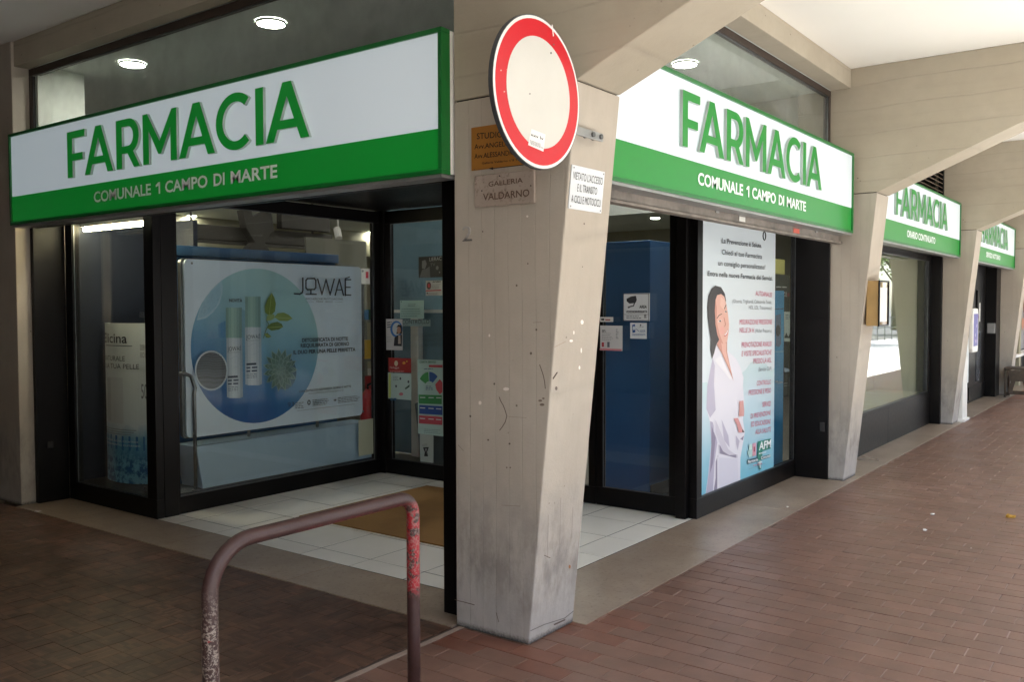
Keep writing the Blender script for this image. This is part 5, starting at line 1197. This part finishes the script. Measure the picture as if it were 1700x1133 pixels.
# ================================================================== STREET OUTSIDE (seen in the glass and lighting the arcade)
def leafmat():
    k = N('leaves'); c = k.n('NewGeometry').outputs['Position']; n1 = k.noise(c, 1.2, 3)
    k.base(k.ramp(n1, [(.3, S(62, 84, 36)), (.7, S(110, 132, 58))])); k.rough(.6); k.b.inputs['Transmission Weight'].default_value = 0; return k.m
M_LEAF = leafmat(); M_BARK = paint('bark', S(96, 82, 68), .9, 0, .4, 8, .5)
def tree(x, y, h, label, seed):
    rr = random.Random(seed); t = thing('street_tree', label, 'tree', (x, y, -.155), 'trees along the street')
    mb = MB(); mb.tube([(x, y, -.155), (x+.05, y, h*.25), (x-.05, y+.05, h*.5), (x, y, h*.75)], [.2, .16, .12, .05], seg=10)
    for i in range(7):
        a = rr.uniform(0, 6.28); z = h*rr.uniform(.35, .6); mb.tube([(x, y, z), (x+cos(a)*h*.12, y+sin(a)*h*.12, z+h*.12), (x+cos(a)*h*.22, y+sin(a)*h*.22, z+h*.24)], [.07, .05, .02], seg=6)
    mb.build('trunk', M_BARK, t, smooth=True)
    mb = MB()
    cl = [(x+rr.gauss(0, h*.16), y+rr.gauss(0, h*.16), h*rr.uniform(.5, .98), h*rr.uniform(.08, .16)) for _ in range(26)]
    for cx, cy, cz, cr_ in cl:
        for _ in range(90):
            d = Vector((rr.gauss(0, 1), rr.gauss(0, 1), rr.gauss(0, 1))).normalized()*cr_*rr.uniform(.5, 1.05); p = Vector((cx, cy, cz))+d
            a = Vector((rr.gauss(0, 1), rr.gauss(0, 1), rr.gauss(0, 1))).normalized()*.13; b = a.cross(Vector((rr.gauss(0, 1), rr.gauss(0, 1), rr.gauss(0, 1)))).normalized()*.07
            mb.add([p-a, p+b, p+a, p-b], [(0, 1, 2, 3)])
    mb.build('crown', M_LEAF, t)
for i, (x, y, h, lb) in enumerate([(20, -13.5, 7.5, 'leafy street tree reflected in the second bay window, nearest'), (63, -13.2, 8.5, 'leafy street tree reflected in the second bay window, second'), (72, -17.5, 9, 'leafy street tree reflected in the second bay window, third'), (14, -14, 8, 'leafy street tree across the street, out of view')]): tree(x, y, h, lb, i+20)
tree(32, -9.5, 7, 'leafy street tree just beyond the railing, added to shade the paving', 33)  # added for the shadow it casts on the reflected paving
tree(41, -11.6, 7.5, 'leafy street tree added to shade the paving reflected in the second bay window', 31)  # extra tree, put here to throw shade across the paving
tree(50, -12.6, 7, 'leafy street tree shading the far paving, reflected in the second bay window', 32)
t = thing('railing', 'grey street railing reflected in the second bay window', 'railing', (30, -7.7, -.02))
for i in range(37): MB().tube([(16+i*1.2, -7.7, -.02), (16+i*1.2, -7.7, 1.0)], .022, seg=6).build('post', M_STEEL, t)
for z in (.55, 1.0): MB().tube([(16, -7.7, z), (59.2, -7.7, z)], .02, seg=6).build('rail', M_STEEL, t)
def house(x0, x1, y0, y1, h, col, label, nx, nz):
    t = thing('building', label, 'building', ((x0+x1)/2, (y0+y1)/2, -.16), 'buildings across the street')
    box('wall', (x0, x1, y0, y1, -.161, h), paint('render_'+label[:5], col, .85, 0, .12, .6, .1), t); box('roof', (x0-.4, x1+.4, y0-.4, y1+.4, h+.001, h+.4), paint('roof_tile', S(150, 92, 66), .8), t)
    for i in range(nx):
        for j in range(nz):
            xx = x0+(i+.5)*(x1-x0)/nx; z = 1.2+j*3.1
            wd = box('window', (xx-.55, xx+.55, y1+.001, y1+.05, z, z+1.6), M_BLACK2, t); MB().box(xx-.5, xx+.5, y1+.051, y1+.06, z+.05, z+1.55).build('pane', paint('far_glass', S(60, 70, 80), .1), wd)
house(-20, 16, -34, -24, 11, S(214, 190, 150), 'cream apartment block across the street, out of view', 10, 3)
house(20, 58, -36, -26, 12, S(220, 208, 190), 'pale apartment block beyond the trees across the street', 10, 3)
t = thing('reflection_block', 'dark green block added to darken the reflection in the second bay window', 'reflection_block', (52, -6.6, -.16))  # dark mass added to cut off the bright street reflection
box('body', (44, 60, -8.4, -4.9, -.161, 7), paint('reflection_block_green', S(70, 78, 66), .7), t); box('roof', (43.6, 60.4, -8.8, -4.5, 7.001, 7.3), M_BLACK2, t)
